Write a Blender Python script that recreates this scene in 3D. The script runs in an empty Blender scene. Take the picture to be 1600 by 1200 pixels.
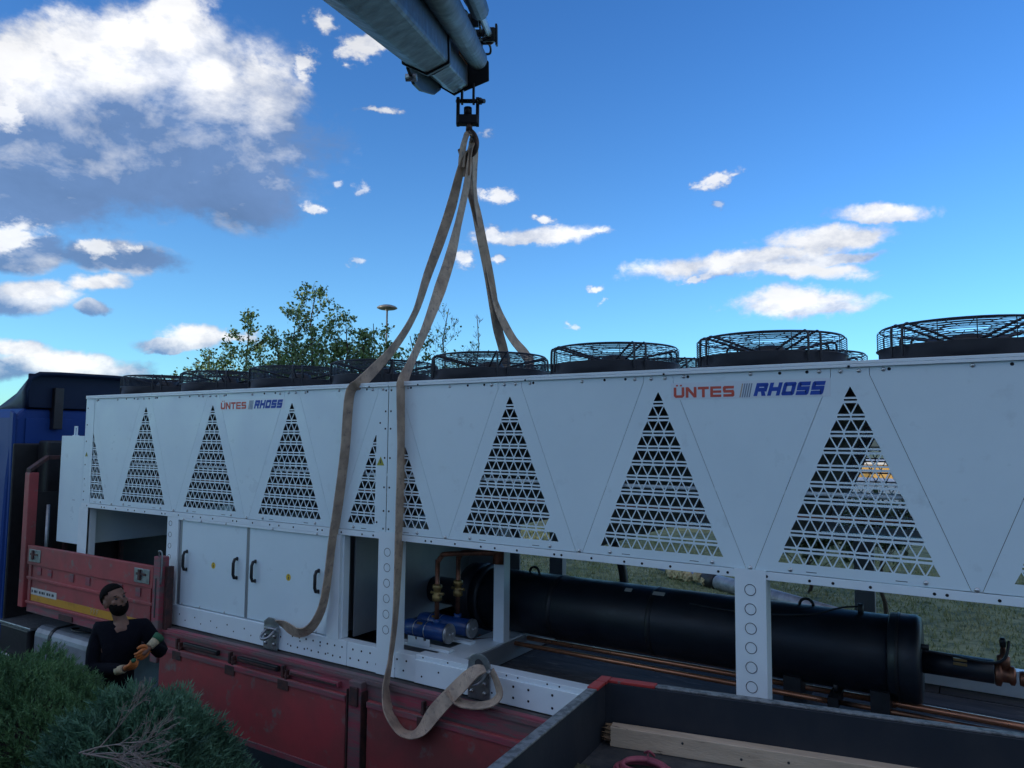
import bpy, bmesh, math, random
import numpy as np
from mathutils import Vector, Matrix, Quaternion
R = math.radians
random.seed(7); rng = np.random.default_rng(7)
scn = bpy.context.scene
COL = scn.collection

# ------------------------------------------------------------------ camera
F_PX, PITCH, ROLL, YAW = 1136.24, 0.0767, 0.00909, -0.563184
CAM = Vector((7.856, -4.72825, 1.96428))
_fw = Vector((math.sin(YAW)*math.cos(PITCH), math.cos(YAW)*math.cos(PITCH), math.sin(PITCH)))
_r = Vector((math.cos(YAW), -math.sin(YAW), 0)); _u = _r.cross(_fw)
_rr = _r*math.cos(ROLL)+_u*math.sin(ROLL); _uu = -_r*math.sin(ROLL)+_u*math.cos(ROLL)
cd = bpy.data.cameras.new('camera'); cam = bpy.data.objects.new('camera', cd); COL.objects.link(cam)
cd.sensor_width = 36; cd.lens = F_PX/1600*36; cd.clip_start = .05; cd.clip_end = 3000
cam.matrix_world = Matrix(((_rr.x, _uu.x, -_fw.x, CAM.x), (_rr.y, _uu.y, -_fw.y, CAM.y), (_rr.z, _uu.z, -_fw.z, CAM.z), (0, 0, 0, 1)))
scn.camera = cam
def ray(px, py): return (_fw*F_PX+_rr*(px-800)-_uu*(py-600)).normalized()
def at(px, py, axis, v):                       # surveyed point: where the sight line meets the plane x, y or z = v
    d = ray(px, py); return CAM+d*((v-CAM[axis])/d[axis])

# ------------------------------------------------------------------ sky, sun, exposure
SUN_EL, SUN_AZ = R(8), R(215)                  # low sun behind the unseen block added to shade the loading area
w = bpy.data.worlds.new('World'); scn.world = w; w.use_nodes = True
nt = w.node_tree; nt.nodes.clear()
def N(t, **k):
    n = nt.nodes.new(t)
    for a, b in k.items(): setattr(n, a, b)
    return n
def L(a, b): nt.links.new(a, b)
def math_(op, a, b=None, c=None, clamp=False):
    n = N('ShaderNodeMath', operation=op, use_clamp=clamp)
    for i, v in enumerate((a, b, c)):
        if v is None: continue
        if isinstance(v, (int, float)): n.inputs[i].default_value = v
        else: L(v, n.inputs[i])
    return n.outputs[0]
out = N('ShaderNodeOutputWorld'); bg = N('ShaderNodeBackground'); L(bg.outputs[0], out.inputs[0])
bg.inputs[1].default_value = .13
sky = N('ShaderNodeTexSky', sky_type='NISHITA', sun_disc=False, sun_elevation=SUN_EL, sun_rotation=SUN_AZ)
sky.air_density = 1.0; sky.dust_density = 1.4; sky.ozone_density = 1.6; sky.altitude = 900
tc = N('ShaderNodeTexCoord'); D = tc.outputs['Generated']
def dot(v):
    n = N('ShaderNodeVectorMath', operation='DOT_PRODUCT'); L(D, n.inputs[0]); n.inputs[1].default_value = v; return n.outputs['Value']
F0 = _fw; fz = math_('MAXIMUM', dot(_fw), .15)
cx = math_('DIVIDE', dot(_rr), fz); cy = math_('DIVIDE', dot(_uu), fz)
comb = N('ShaderNodeCombineXYZ'); L(cx, comb.inputs[0]); L(cy, comb.inputs[1])
def warp(vec, scale, amt, det):
    m = N('ShaderNodeTexNoise'); L(D, m.inputs['Vector']); m.inputs['Scale'].default_value = scale; m.inputs['Detail'].default_value = det; m.inputs['Roughness'].default_value = .55
    a = N('ShaderNodeVectorMath', operation='SUBTRACT'); L(m.outputs['Color'], a.inputs[0]); a.inputs[1].default_value = (.5, .5, .5)
    b = N('ShaderNodeVectorMath', operation='MULTIPLY'); L(a.outputs[0], b.inputs[0]); b.inputs[1].default_value = (amt, amt*.6, 0)
    c = N('ShaderNodeVectorMath', operation='ADD'); L(vec, c.inputs[0]); L(b.outputs[0], c.inputs[1]); return c.outputs[0]
UV = warp(warp(comb.outputs[0], 8, .065, 3), 38, .034, 5)
def noise(scale, detail, rough, dist=0.0, off=(0, 0, 0), zs=1.6):
    m = N('ShaderNodeMapping'); m.inputs['Scale'].default_value = (1, 1, zs); m.inputs['Location'].default_value = off; L(D, m.inputs[0])
    n = N('ShaderNodeTexNoise'); L(m.outputs[0], n.inputs['Vector']); n.inputs['Scale'].default_value = scale
    n.inputs['Detail'].default_value = detail; n.inputs['Roughness'].default_value = rough; n.inputs['Distortion'].default_value = dist
    return n.outputs[0]
nA = noise(9, 9, .62, .25); nB = noise(24, 6, .6, .3, (3, 1, 2)); nC = noise(75, 4, .6, .2, (1, 7, 2)); nA2 = noise(9, 9, .62, .25, (.0, .0, -.035))
nG = noise(2.3, 5, .55, .2, (5, 2, 1), 2.2)
# clouds: (x, y, rx, ry, tilt) of their puffs, in the photograph's survey units
GREY = [(150,190,350,125,8),(60,230,260,125,0),(330,260,150,75,18),(200,110,260,90,0),(400,170,80,90,30),(60,300,170,55,-5),(395,215,70,55,35),(190,400,115,24,5),(40,395,70,30,0),(30,470,90,24,-6),
        (70,575,150,22,0),(290,535,75,12,0),(150,480,30,10,0),(255,545,30,6,0)]
WHITE = [(150,70,180,62,-3),(20,95,90,60,0),(270,45,85,62,10),(405,118,62,42,48),(345,120,60,40,0),(15,170,30,34,0),(20,368,48,26,0),(145,383,34,17,8),(205,386,15,8,0),
         (155,442,58,14,-6),(60,456,85,18,0),(40,552,85,16,8),(110,572,60,14,0),(320,525,75,16,2),(385,528,45,14,5),(478,103,27,25,0),(508,38,28,15,20),(570,68,50,26,-25),(590,173,40,7,-8),
         (498,322,21,9,0),(528,290,10,6,0),(563,300,15,12,40),(785,306,32,12,-10),(842,366,98,15,-4),(770,368,32,20,0),(720,404,24,15,0),(778,404,20,9,0),(855,338,26,6,10),
         (1127,281,38,13,-12),(1130,314,13,8,0),(1388,328,92,17,0),(1300,372,110,22,-6),(1170,405,190,19,-7),(1255,420,125,15,2),(1100,432,45,7,-10),(1255,470,122,24,-2),(925,450,22,7,0),(945,470,9,5,0),(890,502,15,6,0),
         (563,415,15,8,0),(765,209,13,10,0),(930,360,30,8,0)]
GREY += [(1260,478,105,14,-2),(1230,412,150,9,-6),(1385,336,70,8,0),(830,374,70,7,-4)]
def field(L_):
    acc = None
    for (x, y, rx, ry, t) in L_:
        m = N('ShaderNodeMapping', vector_type='TEXTURE')
        m.inputs['Location'].default_value = ((x-800)/F_PX, (600-y)/F_PX, 0); m.inputs['Rotation'].default_value = (0, 0, -R(t)); m.inputs['Scale'].default_value = (rx/F_PX*1.15, ry/F_PX*1.25, 1)
        L(UV, m.inputs[0]); v = N('ShaderNodeVectorMath', operation='LENGTH'); L(m.outputs[0], v.inputs[0])
        if acc is None: acc = v.outputs['Value']
        else: 
            s = N('ShaderNodeMath', operation='SMOOTH_MIN'); L(acc, s.inputs[0]); L(v.outputs['Value'], s.inputs[1]); s.inputs[2].default_value = .1; acc = s.outputs[0]
    return acc
def smooth(v, a, b):
    n = N('ShaderNodeMapRange', interpolation_type='SMOOTHSTEP'); L(v, n.inputs[0]); n.inputs[1].default_value = a; n.inputs[2].default_value = b; return n.outputs[0]
nmix = math_('ADD', math_('ADD', math_('MULTIPLY', nA, 1.1), math_('MULTIPLY', nB, .7)), math_('MULTIPLY', nC, .4))          # centre near 1.1
def dens(L_, k=1.0):
    f = field(L_); return math_('ADD', math_('SUBTRACT', 1.0, math_('MULTIPLY', f, f)), math_('MULTIPLY', math_('SUBTRACT', nmix, 1.1), k))
front = smooth(dot(_fw), .35, .5)
big = lambda L_: [b for b in L_ if b[2] > 50]; small = lambda L_: [b for b in L_ if 20 <= b[2] <= 50]; tiny = lambda L_: [b for b in L_ if b[2] < 20]
def dens2(L_, ka, kb, kc, gain=1.0):
    n = math_('ADD', math_('ADD', math_('MULTIPLY', math_('SUBTRACT', nA, .5), ka), math_('MULTIPLY', math_('SUBTRACT', nB, .5), kb)), math_('MULTIPLY', math_('SUBTRACT', nC, .5), kc))
    return math_('ADD', math_('MULTIPLY', math_('SUBTRACT', 1.0, field(L_)), gain), n)
dwb = dens2(big(WHITE), 1.9, 1.6, .8, 1.9); dws = dens2(small(WHITE), .6, 2.0, 1.7, 1.2); dwt = dens2(tiny(WHITE), .3, 1.5, 2.2, 1.0); dg = dens2(GREY, 1.2, .8, .4, 2.1)
front = smooth(dot(_fw), .35, .5)
gen = math_('MULTIPLY', smooth(nG, .42, .60), math_('SUBTRACT', 1.0, front))           # unseen cloud cover out of view, made dense and white to brighten the panels
aw = math_('MULTIPLY', math_('MAXIMUM', smooth(dwb, .0, 1.1), math_('MAXIMUM', math_('MULTIPLY', smooth(dws, .05, .95), .92), math_('MULTIPLY', smooth(dwt, .0, .9), .62))), front)
ag = math_('MULTIPLY', math_('MULTIPLY', smooth(dg, -.05, .75), .93), front)
alpha = math_('MAXIMUM', math_('MAXIMUM', aw, ag), gen)
nL = noise(5.5, 6, .6, .3, (8, 3, 1), 1.8); nL2 = noise(5.5, 6, .6, .3, (8, 3, .955), 1.8)
soft = math_('ADD', math_('MULTIPLY', math_('SUBTRACT', 1.0, field(big(WHITE))), 1.0), math_('ADD', math_('MULTIPLY', math_('SUBTRACT', nA, .5), 1.0), math_('MULTIPLY', math_('SUBTRACT', nB, .5), .5)))
softw = math_('MULTIPLY', smooth(soft, -.75, .75), front)
relief = math_('ADD', math_('MULTIPLY', math_('SUBTRACT', nA, nA2), 1.8), math_('MULTIPLY', math_('SUBTRACT', nL, nL2), 2.2))
wsm = math_('MULTIPLY', math_('MAXIMUM', smooth(dws, .0, .9), math_('MULTIPLY', smooth(dwt, .0, .8), .9)), front)
wf = math_('ADD', math_('MAXIMUM', math_('MAXIMUM', math_('MULTIPLY', softw, .93), math_('MULTIPLY', wsm, .9)), math_('MULTIPLY', gen, .85)), relief, clamp=True)
mixc = N('ShaderNodeMix', data_type='RGBA'); L(wf, mixc.inputs[0])
mixc.inputs[6].default_value = (1.05, 1.75, 3.3, 1); mixc.inputs[7].default_value = (6.7, 6.7, 6.75, 1)
tint = N('ShaderNodeMix', data_type='RGBA', blend_type='MULTIPLY'); tint.inputs[0].default_value = 1; L(sky.outputs[0], tint.inputs[6]); tint.inputs[7].default_value = (.40, 1.04, 2.05, 1)
shade = math_('ADD', .55, math_('MULTIPLY', noise(4.5, 7, .62, .4, (2, 9, 4), 2.0), .9))
shd = N('ShaderNodeVectorMath', operation='SCALE'); L(mixc.outputs[2], shd.inputs[0]); L(shade, shd.inputs['Scale'])
veil_f = math_('MULTIPLY', math_('POWER', 2.71828, math_('MULTIPLY', math_('MAXIMUM', dot((0, 0, 1)), 0.0), -6.0)), 1.0)
veil = N('ShaderNodeVectorMath', operation='SCALE'); veil.inputs[0].default_value = (2.1, 3.6, 2.2); L(veil_f, veil.inputs['Scale'])
skyv = N('ShaderNodeVectorMath', operation='ADD'); L(tint.outputs[2], skyv.inputs[0]); L(veil.outputs[0], skyv.inputs[1])
mixs = N('ShaderNodeMix', data_type='RGBA'); L(math_('MULTIPLY', alpha, .94), mixs.inputs[0]); L(skyv.outputs[0], mixs.inputs[6]); L(shd.outputs[0], mixs.inputs[7])
L(mixs.outputs[2], bg.inputs[0])

sd = bpy.data.lights.new('sun', 'SUN'); sd.energy = 2.6; sd.angle = R(.5); sd.color = (1, .86, .68)
sun = bpy.data.objects.new('sun', sd); COL.objects.link(sun); sun.location = (0, 0, 40)
# Nishita rotation is clockwise from +Y
sdir = Vector((math.sin(SUN_AZ)*math.cos(SUN_EL), math.cos(SUN_AZ)*math.cos(SUN_EL), math.sin(SUN_EL)))
sun.rotation_euler = sdir.to_track_quat('Z', 'Y').to_euler()
vs = scn.view_settings; vs.view_transform = 'Standard'; vs.look = 'None'; vs.gamma = 1; vs.use_curve_mapping = False; vs.exposure = .22

# ------------------------------------------------------------------ helpers
class MB:
    def __init__(s): s.v = []; s.f = []; s.sm = []
    def add(s, vs_, fs, smooth=False):
        o = len(s.v); s.v += [tuple(v) for v in vs_]; s.f += [tuple(i+o for i in f) for f in fs]; s.sm += [smooth]*len(fs); return s
    def box(s, x0, x1, y0, y1, z0, z1):
        v = [(x, y, z) for x in (x0, x1) for y in (y0, y1) for z in (z0, z1)]
        return s.add(v, [(0,1,3,2),(4,6,7,5),(0,4,5,1),(2,3,7,6),(0,2,6,4),(1,5,7,3)])
    def obox(s, c, ax, ay, az, hx, hy, hz):      # oriented box
        c = Vector(c); v = [c+Vector(ax)*hx*i+Vector(ay)*hy*j+Vector(az)*hz*k for i in (-1,1) for j in (-1,1) for k in (-1,1)]
        return s.add(v, [(0,1,3,2),(4,6,7,5),(0,4,5,1),(2,3,7,6),(0,2,6,4),(1,5,7,3)])
    def prism(s, poly, d):                       # poly: 3D points in a plane; d: extrusion vector
        n = len(poly); d = Vector(d); a = [Vector(p) for p in poly]; b = [p+d for p in a]
        return s.add(a+b, [tuple(range(n))[::-1], tuple(range(n, 2*n))]+[(i, (i+1) % n, n+(i+1) % n, n+i) for i in range(n)])
    def tube(s, pts, r, n=8, closed=False, cap=True, smooth=True):
        pts = [Vector(p) for p in pts]; m = len(pts); rs = r if isinstance(r, (list, tuple)) else [r]*m
        vs_ = []; prev = None
        for i, p in enumerate(pts):
            if closed: t = pts[(i+1) % m]-pts[i-1]
            else: t = pts[min(i+1, m-1)]-pts[max(i-1, 0)]
            t = t.normalized() if t.length > 1e-9 else Vector((0, 0, 1))
            if prev is None:
                a = Vector((0, 0, 1)) if abs(t.z) < .9 else Vector((1, 0, 0)); e = t.cross(a).normalized()
            else: e = (prev-t*prev.dot(t)).normalized()
            prev = e; b = t.cross(e)
            vs_ += [p+(e*math.cos(2*math.pi*k/n)+b*math.sin(2*math.pi*k/n))*rs[i] for k in range(n)]
        fs = []
        for i in range(m if closed else m-1):
            j = (i+1) % m
            fs += [(i*n+k, i*n+(k+1) % n, j*n+(k+1) % n, j*n+k) for k in range(n)]
        s.add(vs_, fs, smooth)
        if cap and not closed:
            o = len(s.v)-len(vs_); s.f.append(tuple(o+k for k in range(n))[::-1]); s.f.append(tuple(o+(m-1)*n+k for k in range(n))); s.sm += [False, False]
        return s
    def cyl(s, a, b, r, n=16): return s.tube([a, b], r, n)
    def lathe(s, c, axis, prof, n=24):           # prof: (distance along axis, radius)
        c = Vector(c); axis = Vector(axis).normalized(); a = Vector((0, 0, 1)) if abs(axis.z) < .9 else Vector((1, 0, 0)); e = axis.cross(a).normalized(); b = axis.cross(e)
        vs_ = [c+axis*h+(e*math.cos(2*math.pi*k/n)+b*math.sin(2*math.pi*k/n))*r for h, r in prof for k in range(n)]
        m = len(prof); fs = [(i*n+k, i*n+(k+1) % n, (i+1)*n+(k+1) % n, (i+1)*n+k) for i in range(m-1) for k in range(n)]
        o = len(s.v); s.add(vs_, fs, True); s.f.append(tuple(o+k for k in range(n))[::-1]); s.f.append(tuple(o+(m-1)*n+k for k in range(n))); s.sm += [False, False]
        return s
    def mesh(s, name):
        me = bpy.data.meshes.new(name); me.from_pydata(s.v, [], s.f); me.polygons.foreach_set('use_smooth', s.sm); 
        bm = bmesh.new(); bm.from_mesh(me); bmesh.ops.recalc_face_normals(bm, faces=bm.faces); bm.to_mesh(me); bm.free(); me.update(); return me
    def build(s, name, mat, parent=None, bevel=0, **kw):
        return put(name, s.mesh(name), mat, parent, bevel, **kw)
def put(name, me, mat, parent=None, bevel=0, label=None, kind=None, loc=None):
    o = bpy.data.objects.new(name, me); COL.objects.link(o)
    if mat:
        me.materials.clear(); me.materials.append(mat)
    if parent:
        o.parent = parent
        if loc is None: o.matrix_parent_inverse = Matrix.Translation(-root_loc(parent))
    if loc is not None: o.location = loc
    if bevel:
        b = o.modifiers.new('bevel', 'BEVEL'); b.width = bevel; b.segments = 2; b.limit_method = 'ANGLE'; b.angle_limit = R(40)
    if label: o['label'] = label
    if kind: o['kind'] = kind
    return o
def root_loc(o):                                 # world location of a part's reference frame (parts are modelled in world space)
    v = Vector((0, 0, 0))
    while o.parent is None and True:
        return Vector(o.location)
    return v
def thing(name, label, cat, loc=(0, 0, 0), group=None):
    o = bpy.data.objects.new(name, None); COL.objects.link(o); o.location = loc; o.empty_display_size = .1
    o['label'] = label; o['category'] = cat
    if group: o['group'] = group
    return o
def tag(o, label=None, cat=None, group=None, kind=None):
    if label: o['label'] = label
    if cat: o['category'] = cat
    if group: o['group'] = group
    if kind: o['kind'] = kind
    return o
def smoothpath(pts, k=6):
    pts = [Vector(p) for p in pts]; o = []
    for i in range(len(pts)-1):
        p0 = pts[max(i-1, 0)]; p1 = pts[i]; p2 = pts[i+1]; p3 = pts[min(i+2, len(pts)-1)]
        for j in range(k):
            t = j/k; o.append(.5*((2*p1)+(p2-p0)*t+(2*p0-5*p1+4*p2-p3)*t*t+(3*p1-p0-3*p2+p3)*t**3))
    return o+[pts[-1]]

# ------------------------------------------------------------------ materials
def mat(name, c, rough=.5, metal=0, c2=None, sc=6, thr=(.45, .65), bump=.0, bsc=40, stretch=(1, 1, 1), spec=.5, c3=None, sc3=30, thr3=(.6, .7), rvar=0.0, coat=0):
    m = bpy.data.materials.new(name); m.use_nodes = True; t = m.node_tree; b = t.nodes['Principled BSDF']
    b.inputs['Base Color'].default_value = (*c, 1); b.inputs['Roughness'].default_value = rough; b.inputs['Metallic'].default_value = metal
    b.inputs['Specular IOR Level'].default_value = spec; b.inputs['Coat Weight'].default_value = coat
    tcn = t.nodes.new('ShaderNodeTexCoord'); mp = t.nodes.new('ShaderNodeMapping'); mp.inputs['Scale'].default_value = stretch
    oi = t.nodes.new('ShaderNodeObjectInfo'); sc_ = t.nodes.new('ShaderNodeVectorMath'); sc_.operation = 'MULTIPLY_ADD'     # alike pieces share a mesh but not their stains
    t.links.new(oi.outputs['Location'], sc_.inputs[0]); sc_.inputs[1].default_value = (1.37, 1.73, 1.11); t.links.new(tcn.outputs['Object'], sc_.inputs[2]); t.links.new(sc_.outputs[0], mp.inputs[0])
    def nz(s, det=8, r=.6):
        n = t.nodes.new('ShaderNodeTexNoise'); n.inputs['Scale'].default_value = s; n.inputs['Detail'].default_value = det; n.inputs['Roughness'].default_value = r; t.links.new(mp.outputs[0], n.inputs['Vector']); return n.outputs[0]
    def rng_(v, a, bb):
        n = t.nodes.new('ShaderNodeMapRange'); t.links.new(v, n.inputs[0]); n.inputs[1].default_value = a; n.inputs[2].default_value = bb; return n.outputs[0]
    cur = None
    for cc, s, th in ((c2, sc, thr), (c3, sc3, thr3)):
        if cc is None: continue
        mx = t.nodes.new('ShaderNodeMix'); mx.data_type = 'RGBA'; t.links.new(rng_(nz(s), *th), mx.inputs[0])
        if cur is None: mx.inputs[6].default_value = (*c, 1)
        else: t.links.new(cur, mx.inputs[6])
        mx.inputs[7].default_value = (*cc, 1); cur = mx.outputs[2]
    if cur: t.links.new(cur, b.inputs['Base Color'])
    if bump:
        bn = t.nodes.new('ShaderNodeBump'); bn.inputs['Strength'].default_value = bump; bn.inputs['Distance'].default_value = .01; t.links.new(nz(bsc), bn.inputs['Height']); t.links.new(bn.outputs[0], b.inputs['Normal'])
    if rvar:
        n = t.nodes.new('ShaderNodeMapRange'); t.links.new(nz(sc*2), n.inputs[0]); n.inputs[1].default_value = .3; n.inputs[2].default_value = .7; n.inputs[3].default_value = rough-rvar; n.inputs[4].default_value = rough+rvar; t.links.new(n.outputs[0], b.inputs['Roughness'])
    return m
M = {}
M['panel'] = mat('white_powder_coat', (.72, .85, .89), .36, 0, (.67, .80, .845), 1.5, (.4, .7), .35, 1.7, c3=(.55, .65, .68), sc3=5, thr3=(.60, .82), rvar=.12)
M['rail'] = mat('white_rail_coat', (.78, .87, .90), .35, 0, (.70, .79, .82), 3, (.5, .75), .03, 300, rvar=.08)
M['inside'] = mat('galvanised_grey_panel', (.30, .32, .34), .4, .4, (.24, .26, .28), 2, (.4, .7), .05, 60, rvar=.1)
M['coil'] = mat('coil_fins', (.05, .055, .06), .5, .3, (.08, .085, .09), 3, (.4, .6), .5, 300, (1, 1, 30))
M['black'] = mat('black_steel', (.012, .013, .016), .45, 0, (.02, .022, .026), 8, (.4, .7), .05, 80)
M['foam'] = mat('black_rubber_insulation', (.007, .011, .018), .45, 0, (.012, .017, .026), 4, (.4, .7), .12, 25, rvar=.08)
M['fan'] = mat('black_fan_plastic', (.02, .022, .028), .4, 0, (.03, .033, .04), 8, (.4, .7), .03, 80)
M['bolt'] = mat('zinc_bolt', (.55, .56, .56), .3, .9)
M['hole'] = mat('punched_hole_shadow', (.01, .01, .012), .9)
M['galv'] = mat('galvanised_steel', (.36, .38, .39), .42, .85, (.26, .28, .29), 14, (.4, .6), .08, 60, rvar=.12)
M['copper'] = mat('copper_pipe', (.62, .27, .15), .35, .8, (.45, .19, .11), 6, (.5, .8), .05, 40, rvar=.1)
M['copper_old'] = mat('tarnished_copper', (.30, .13, .08), .45, .8, (.13, .07, .05), 9, (.4, .65), .08, 40)
M['brass'] = mat('brass_valve', (.45, .30, .11), .4, .8, (.25, .17, .08), 12, (.4, .7))
M['bluepaint'] = mat('blue_gloss_paint', (.010, .065, .24), .35, 0, (.008, .045, .17), 5, (.4, .7), .02, 60, coat=.3)
M['cap'] = mat('machined_cap', (.42, .42, .42), .4, .8, (.3, .3, .3), 20, (.4, .7), .2, 90)
M['red'] = mat('faded_red_paint', (.41, .062, .070), .5, 0, (.22, .060, .058), 1.3, (.4, .65), .15, 12, c3=(.20, .15, .14), sc3=7, thr3=(.58, .70), rvar=.1)
M['redworn'] = mat('worn_red_and_primer', (.32, .06, .085), .6, 0, (.16, .11, .11), 5, (.42, .6), .25, 40, (.35, 1, 3), c3=(.14, .12, .11), sc3=14, thr3=(.55, .66))
M['rednew'] = mat('bright_red_paint', (.42, .035, .03), .45, 0, (.32, .03, .025), 5, (.4, .7), .08, 30, c3=(.14, .12, .11), sc3=18, thr3=(.66, .72))
M['rust'] = mat('dark_worn_hinge_steel', (.05, .03, .03), .7, .2, (.10, .04, .035), 12, (.4, .6), .3, 40)
M['yellow'] = mat('yellow_reflective_tape', (.60, .30, .03), .4, 0, (.45, .22, .03), 9, (.5, .7))
M['label'] = mat('white_label', (.55, .55, .52), .5, 0, (.42, .42, .4), 20, (.5, .7))
M['ink'] = mat('printed_black', (.03, .03, .035), .6)
M['cab'] = mat('blue_truck_paint', (.009, .046, .21), .5, 0, (.008, .045, .21), 2, (.4, .7), .01, 30, spec=.25)
M['cabdark'] = mat('dark_blue_deflector', (.006, .016, .045), .55, 0, (.009, .02, .05), 3, (.4, .7), .02, 30, spec=.2)
M['plastic'] = mat('black_plastic', (.012, .012, .014), .5, 0, (.02, .02, .022), 10, (.4, .7), .1, 60)
M['glass'] = mat('dark_glass', (.01, .014, .018), .08, 0, coat=.5)
M['chrome'] = mat('bright_aluminium', (.5, .5, .5), .3, .9, (.38, .38, .38), 6, (.4, .7))
M['tank'] = mat('dusty_aluminium_tank', (.30, .33, .36), .5, .4, (.20, .21, .23), 3, (.4, .65), .08, 20)
M['tyre'] = mat('tyre_rubber', (.02, .02, .02), .85, 0, (.035, .033, .03), 8, (.4, .7), .3, 30)
M['deck'] = mat('weathered_deck_wood', (.085, .078, .075), .85, 0, (.045, .042, .044), 5, (.4, .6), .6, 24, (.25, 1, 1), c3=(.14, .13, .12), sc3=16, thr3=(.58, .7))
M['ply'] = mat('black_film_faced_wall', (.010, .014, .022), .6, 0, (.020, .022, .028), 4, (.45, .65), .12, 20, c3=(.075, .062, .052), sc3=11, thr3=(.68, .74), stretch=(1, 1, .5))
M['rimalu'] = mat('scuffed_aluminium_rim', (.30, .30, .30), .5, .6, (.15, .15, .15), 22, (.45, .6), .35, 50)
M['floor'] = mat('dusty_metal_floor', (.05, .052, .055), .6, .2, (.10, .095, .09), 9, (.45, .65), .25, 30)
M['timber'] = mat('rough_sawn_timber', (.62, .47, .33), .8, 0, (.48, .36, .25), 5, (.35, .65), .4, 40, (.4, 3, 3), c3=(.08, .05, .03), sc3=10, thr3=(.68, .73))
M['timberend'] = mat('split_timber_end', (.30, .18, .09), .85, 0, (.14, .08, .045), 20, (.4, .6), .8, 50)
M['hose'] = mat('faded_red_hose', (.36, .08, .11), .6, 0, (.24, .055, .08), 14, (.4, .7), .1, 60)
M['sling'] = mat('dirty_polyester_webbing', (.54, .41, .30), .85, 0, (.33, .25, .19), 7, (.38, .65), .5, 160, c3=(.17, .145, .14), sc3=24, thr3=(.55, .75))
M['boom'] = mat('dark_slate_crane_paint', (.026, .031, .044), .5, .0, (.05, .052, .058), 5, (.48, .7), .06, 30, c3=(.16, .15, .14), sc3=12, thr3=(.66, .74), rvar=.1)
M['boomin'] = mat('greased_grey_boom_steel', (.12, .13, .145), .42, .3, (.06, .065, .075), 6, (.4, .65), .06, 30, (1, 1, 1), rvar=.1)
M['boomedge'] = mat('black_boom_collar', (.012, .014, .018), .5, .2)
M['orange'] = mat('rusty_orange_block', (.34, .12, .04), .6, .1, (.16, .08, .05), 9, (.4, .7))
M['hook'] = mat('worn_hook_steel', (.12, .075, .055), .5, .6, (.05, .035, .03), 18, (.4, .6), .15, 40)
M['skin'] = mat('skin', (.20, .10, .065), .6, 0, (.15, .075, .05), 14, (.4, .7))
M['hair'] = mat('black_hair', (.006, .005, .005), .9, 0, (.012, .010, .009), 60, (.4, .7), .8, 90, spec=.1)
M['sweater'] = mat('black_knit', (.004, .005, .009), .95, 0, (.007, .008, .013), 9, (.4, .7), .8, 40, spec=.12)
M['jeans'] = mat('dark_trousers', (.010, .013, .022), .85, 0, (.02, .024, .034), 9, (.4, .7), .3, 60)
M['glove'] = mat('orange_coated_glove', (.55, .17, .035), .6, 0, (.38, .11, .03), 18, (.4, .7), .4, 60)
M['cuff'] = mat('pale_knit_cuff', (.50, .42, .26), .85, 0, (.35, .30, .2), 30, (.4, .7), .3, 90)
M['greencuff'] = mat('green_knit', (.03, .12, .06), .85, 0, (.03, .13, .06), 30, (.4, .7), .3, 90)
M['juniper'] = mat('green_juniper', (.060, .150, .055), .7, 0, (.10, .21, .075), 1.8, (.35, .65), c3=(.036, .095, .046), sc3=6, thr3=(.5, .7))
M['juniper_blue'] = mat('blue_green_juniper', (.052, .140, .078), .7, 0, (.095, .21, .12), 2.2, (.35, .65), c3=(.036, .088, .06), sc3=6, thr3=(.5, .7))
M['deadwood'] = mat('dead_twig', (.27, .22, .19), .8, 0, (.17, .13, .115), 20, (.4, .7), .3, 60)
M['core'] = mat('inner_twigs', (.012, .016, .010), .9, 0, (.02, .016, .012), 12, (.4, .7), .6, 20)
M['bark'] = mat('grey_brown_bark', (.075, .055, .042), .85, 0, (.045, .035, .03), 14, (.4, .7), .5, 40)
M['leaf'] = mat('green_leaf', (.10, .195, .055), .5, 0, (.15, .25, .075), 3, (.35, .65), c3=(.045, .09, .03), sc3=7, thr3=(.5, .65))
M['grass'] = mat('lawn', (.14, .175, .075), .9, 0, (.23, .24, .12), .5, (.35, .65), .6, 30, c3=(.07, .10, .045), sc3=3.5, thr3=(.45, .6))
M['blade'] = mat('grass_blade', (.15, .20, .08), .7, 0, (.26, .27, .14), .8, (.35, .65))
M['asphalt'] = mat('asphalt', (.04, .04, .041), .95, 0, (.03, .03, .031), .8, (.4, .6), .5, 80)
M['soil'] = mat('planting_soil', (.05, .037, .027), .95, 0, (.075, .055, .04), 4, (.4, .6), .8, 20)
M['facade'] = mat('pale_render_facade', (.62, .60, .56), .8, 0, (.55, .53, .5), 1, (.4, .7), .1, 20)
M['lampmetal'] = mat('lamp_grey_paint', (.30, .29, .27), .4, .4, (.22, .21, .2), 6, (.4, .7))
M['foil'] = mat('grey_foil_lagging', (.30, .31, .33), .45, .4, (.20, .21, .23), 6, (.4, .6), .4, 14)
M['bluewrap'] = mat('blue_pipe_wrap', (.16, .24, .42), .5, 0, (.10, .16, .3), 6, (.4, .6), .3, 14)
M['wool'] = mat('yellow_mineral_wool', (.50, .42, .24), .95, 0, (.36, .29, .16), 14, (.4, .6), 1, 30)
M['hill'] = mat('distant_hill', (.10, .12, .07), .95, 0, (.06, .08, .05), .02, (.4, .6))
M['yelwall'] = mat('ochre_fascia', (.60, .36, .10), .7, 0, (.5, .3, .09), 1, (.4, .7))
M['whitewall'] = mat('white_wall', (.66, .66, .66), .7, 0, (.58, .58, .58), 1, (.4, .7))
M['hedge'] = mat('dark_hedge_leaf', (.022, .045, .018), .7, 0, (.04, .07, .025), 2, (.4, .6))
M['logored'] = mat('logo_red', (.62, .10, .06), .5, 0, (.55, .09, .06), 9, (.4, .7))
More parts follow.
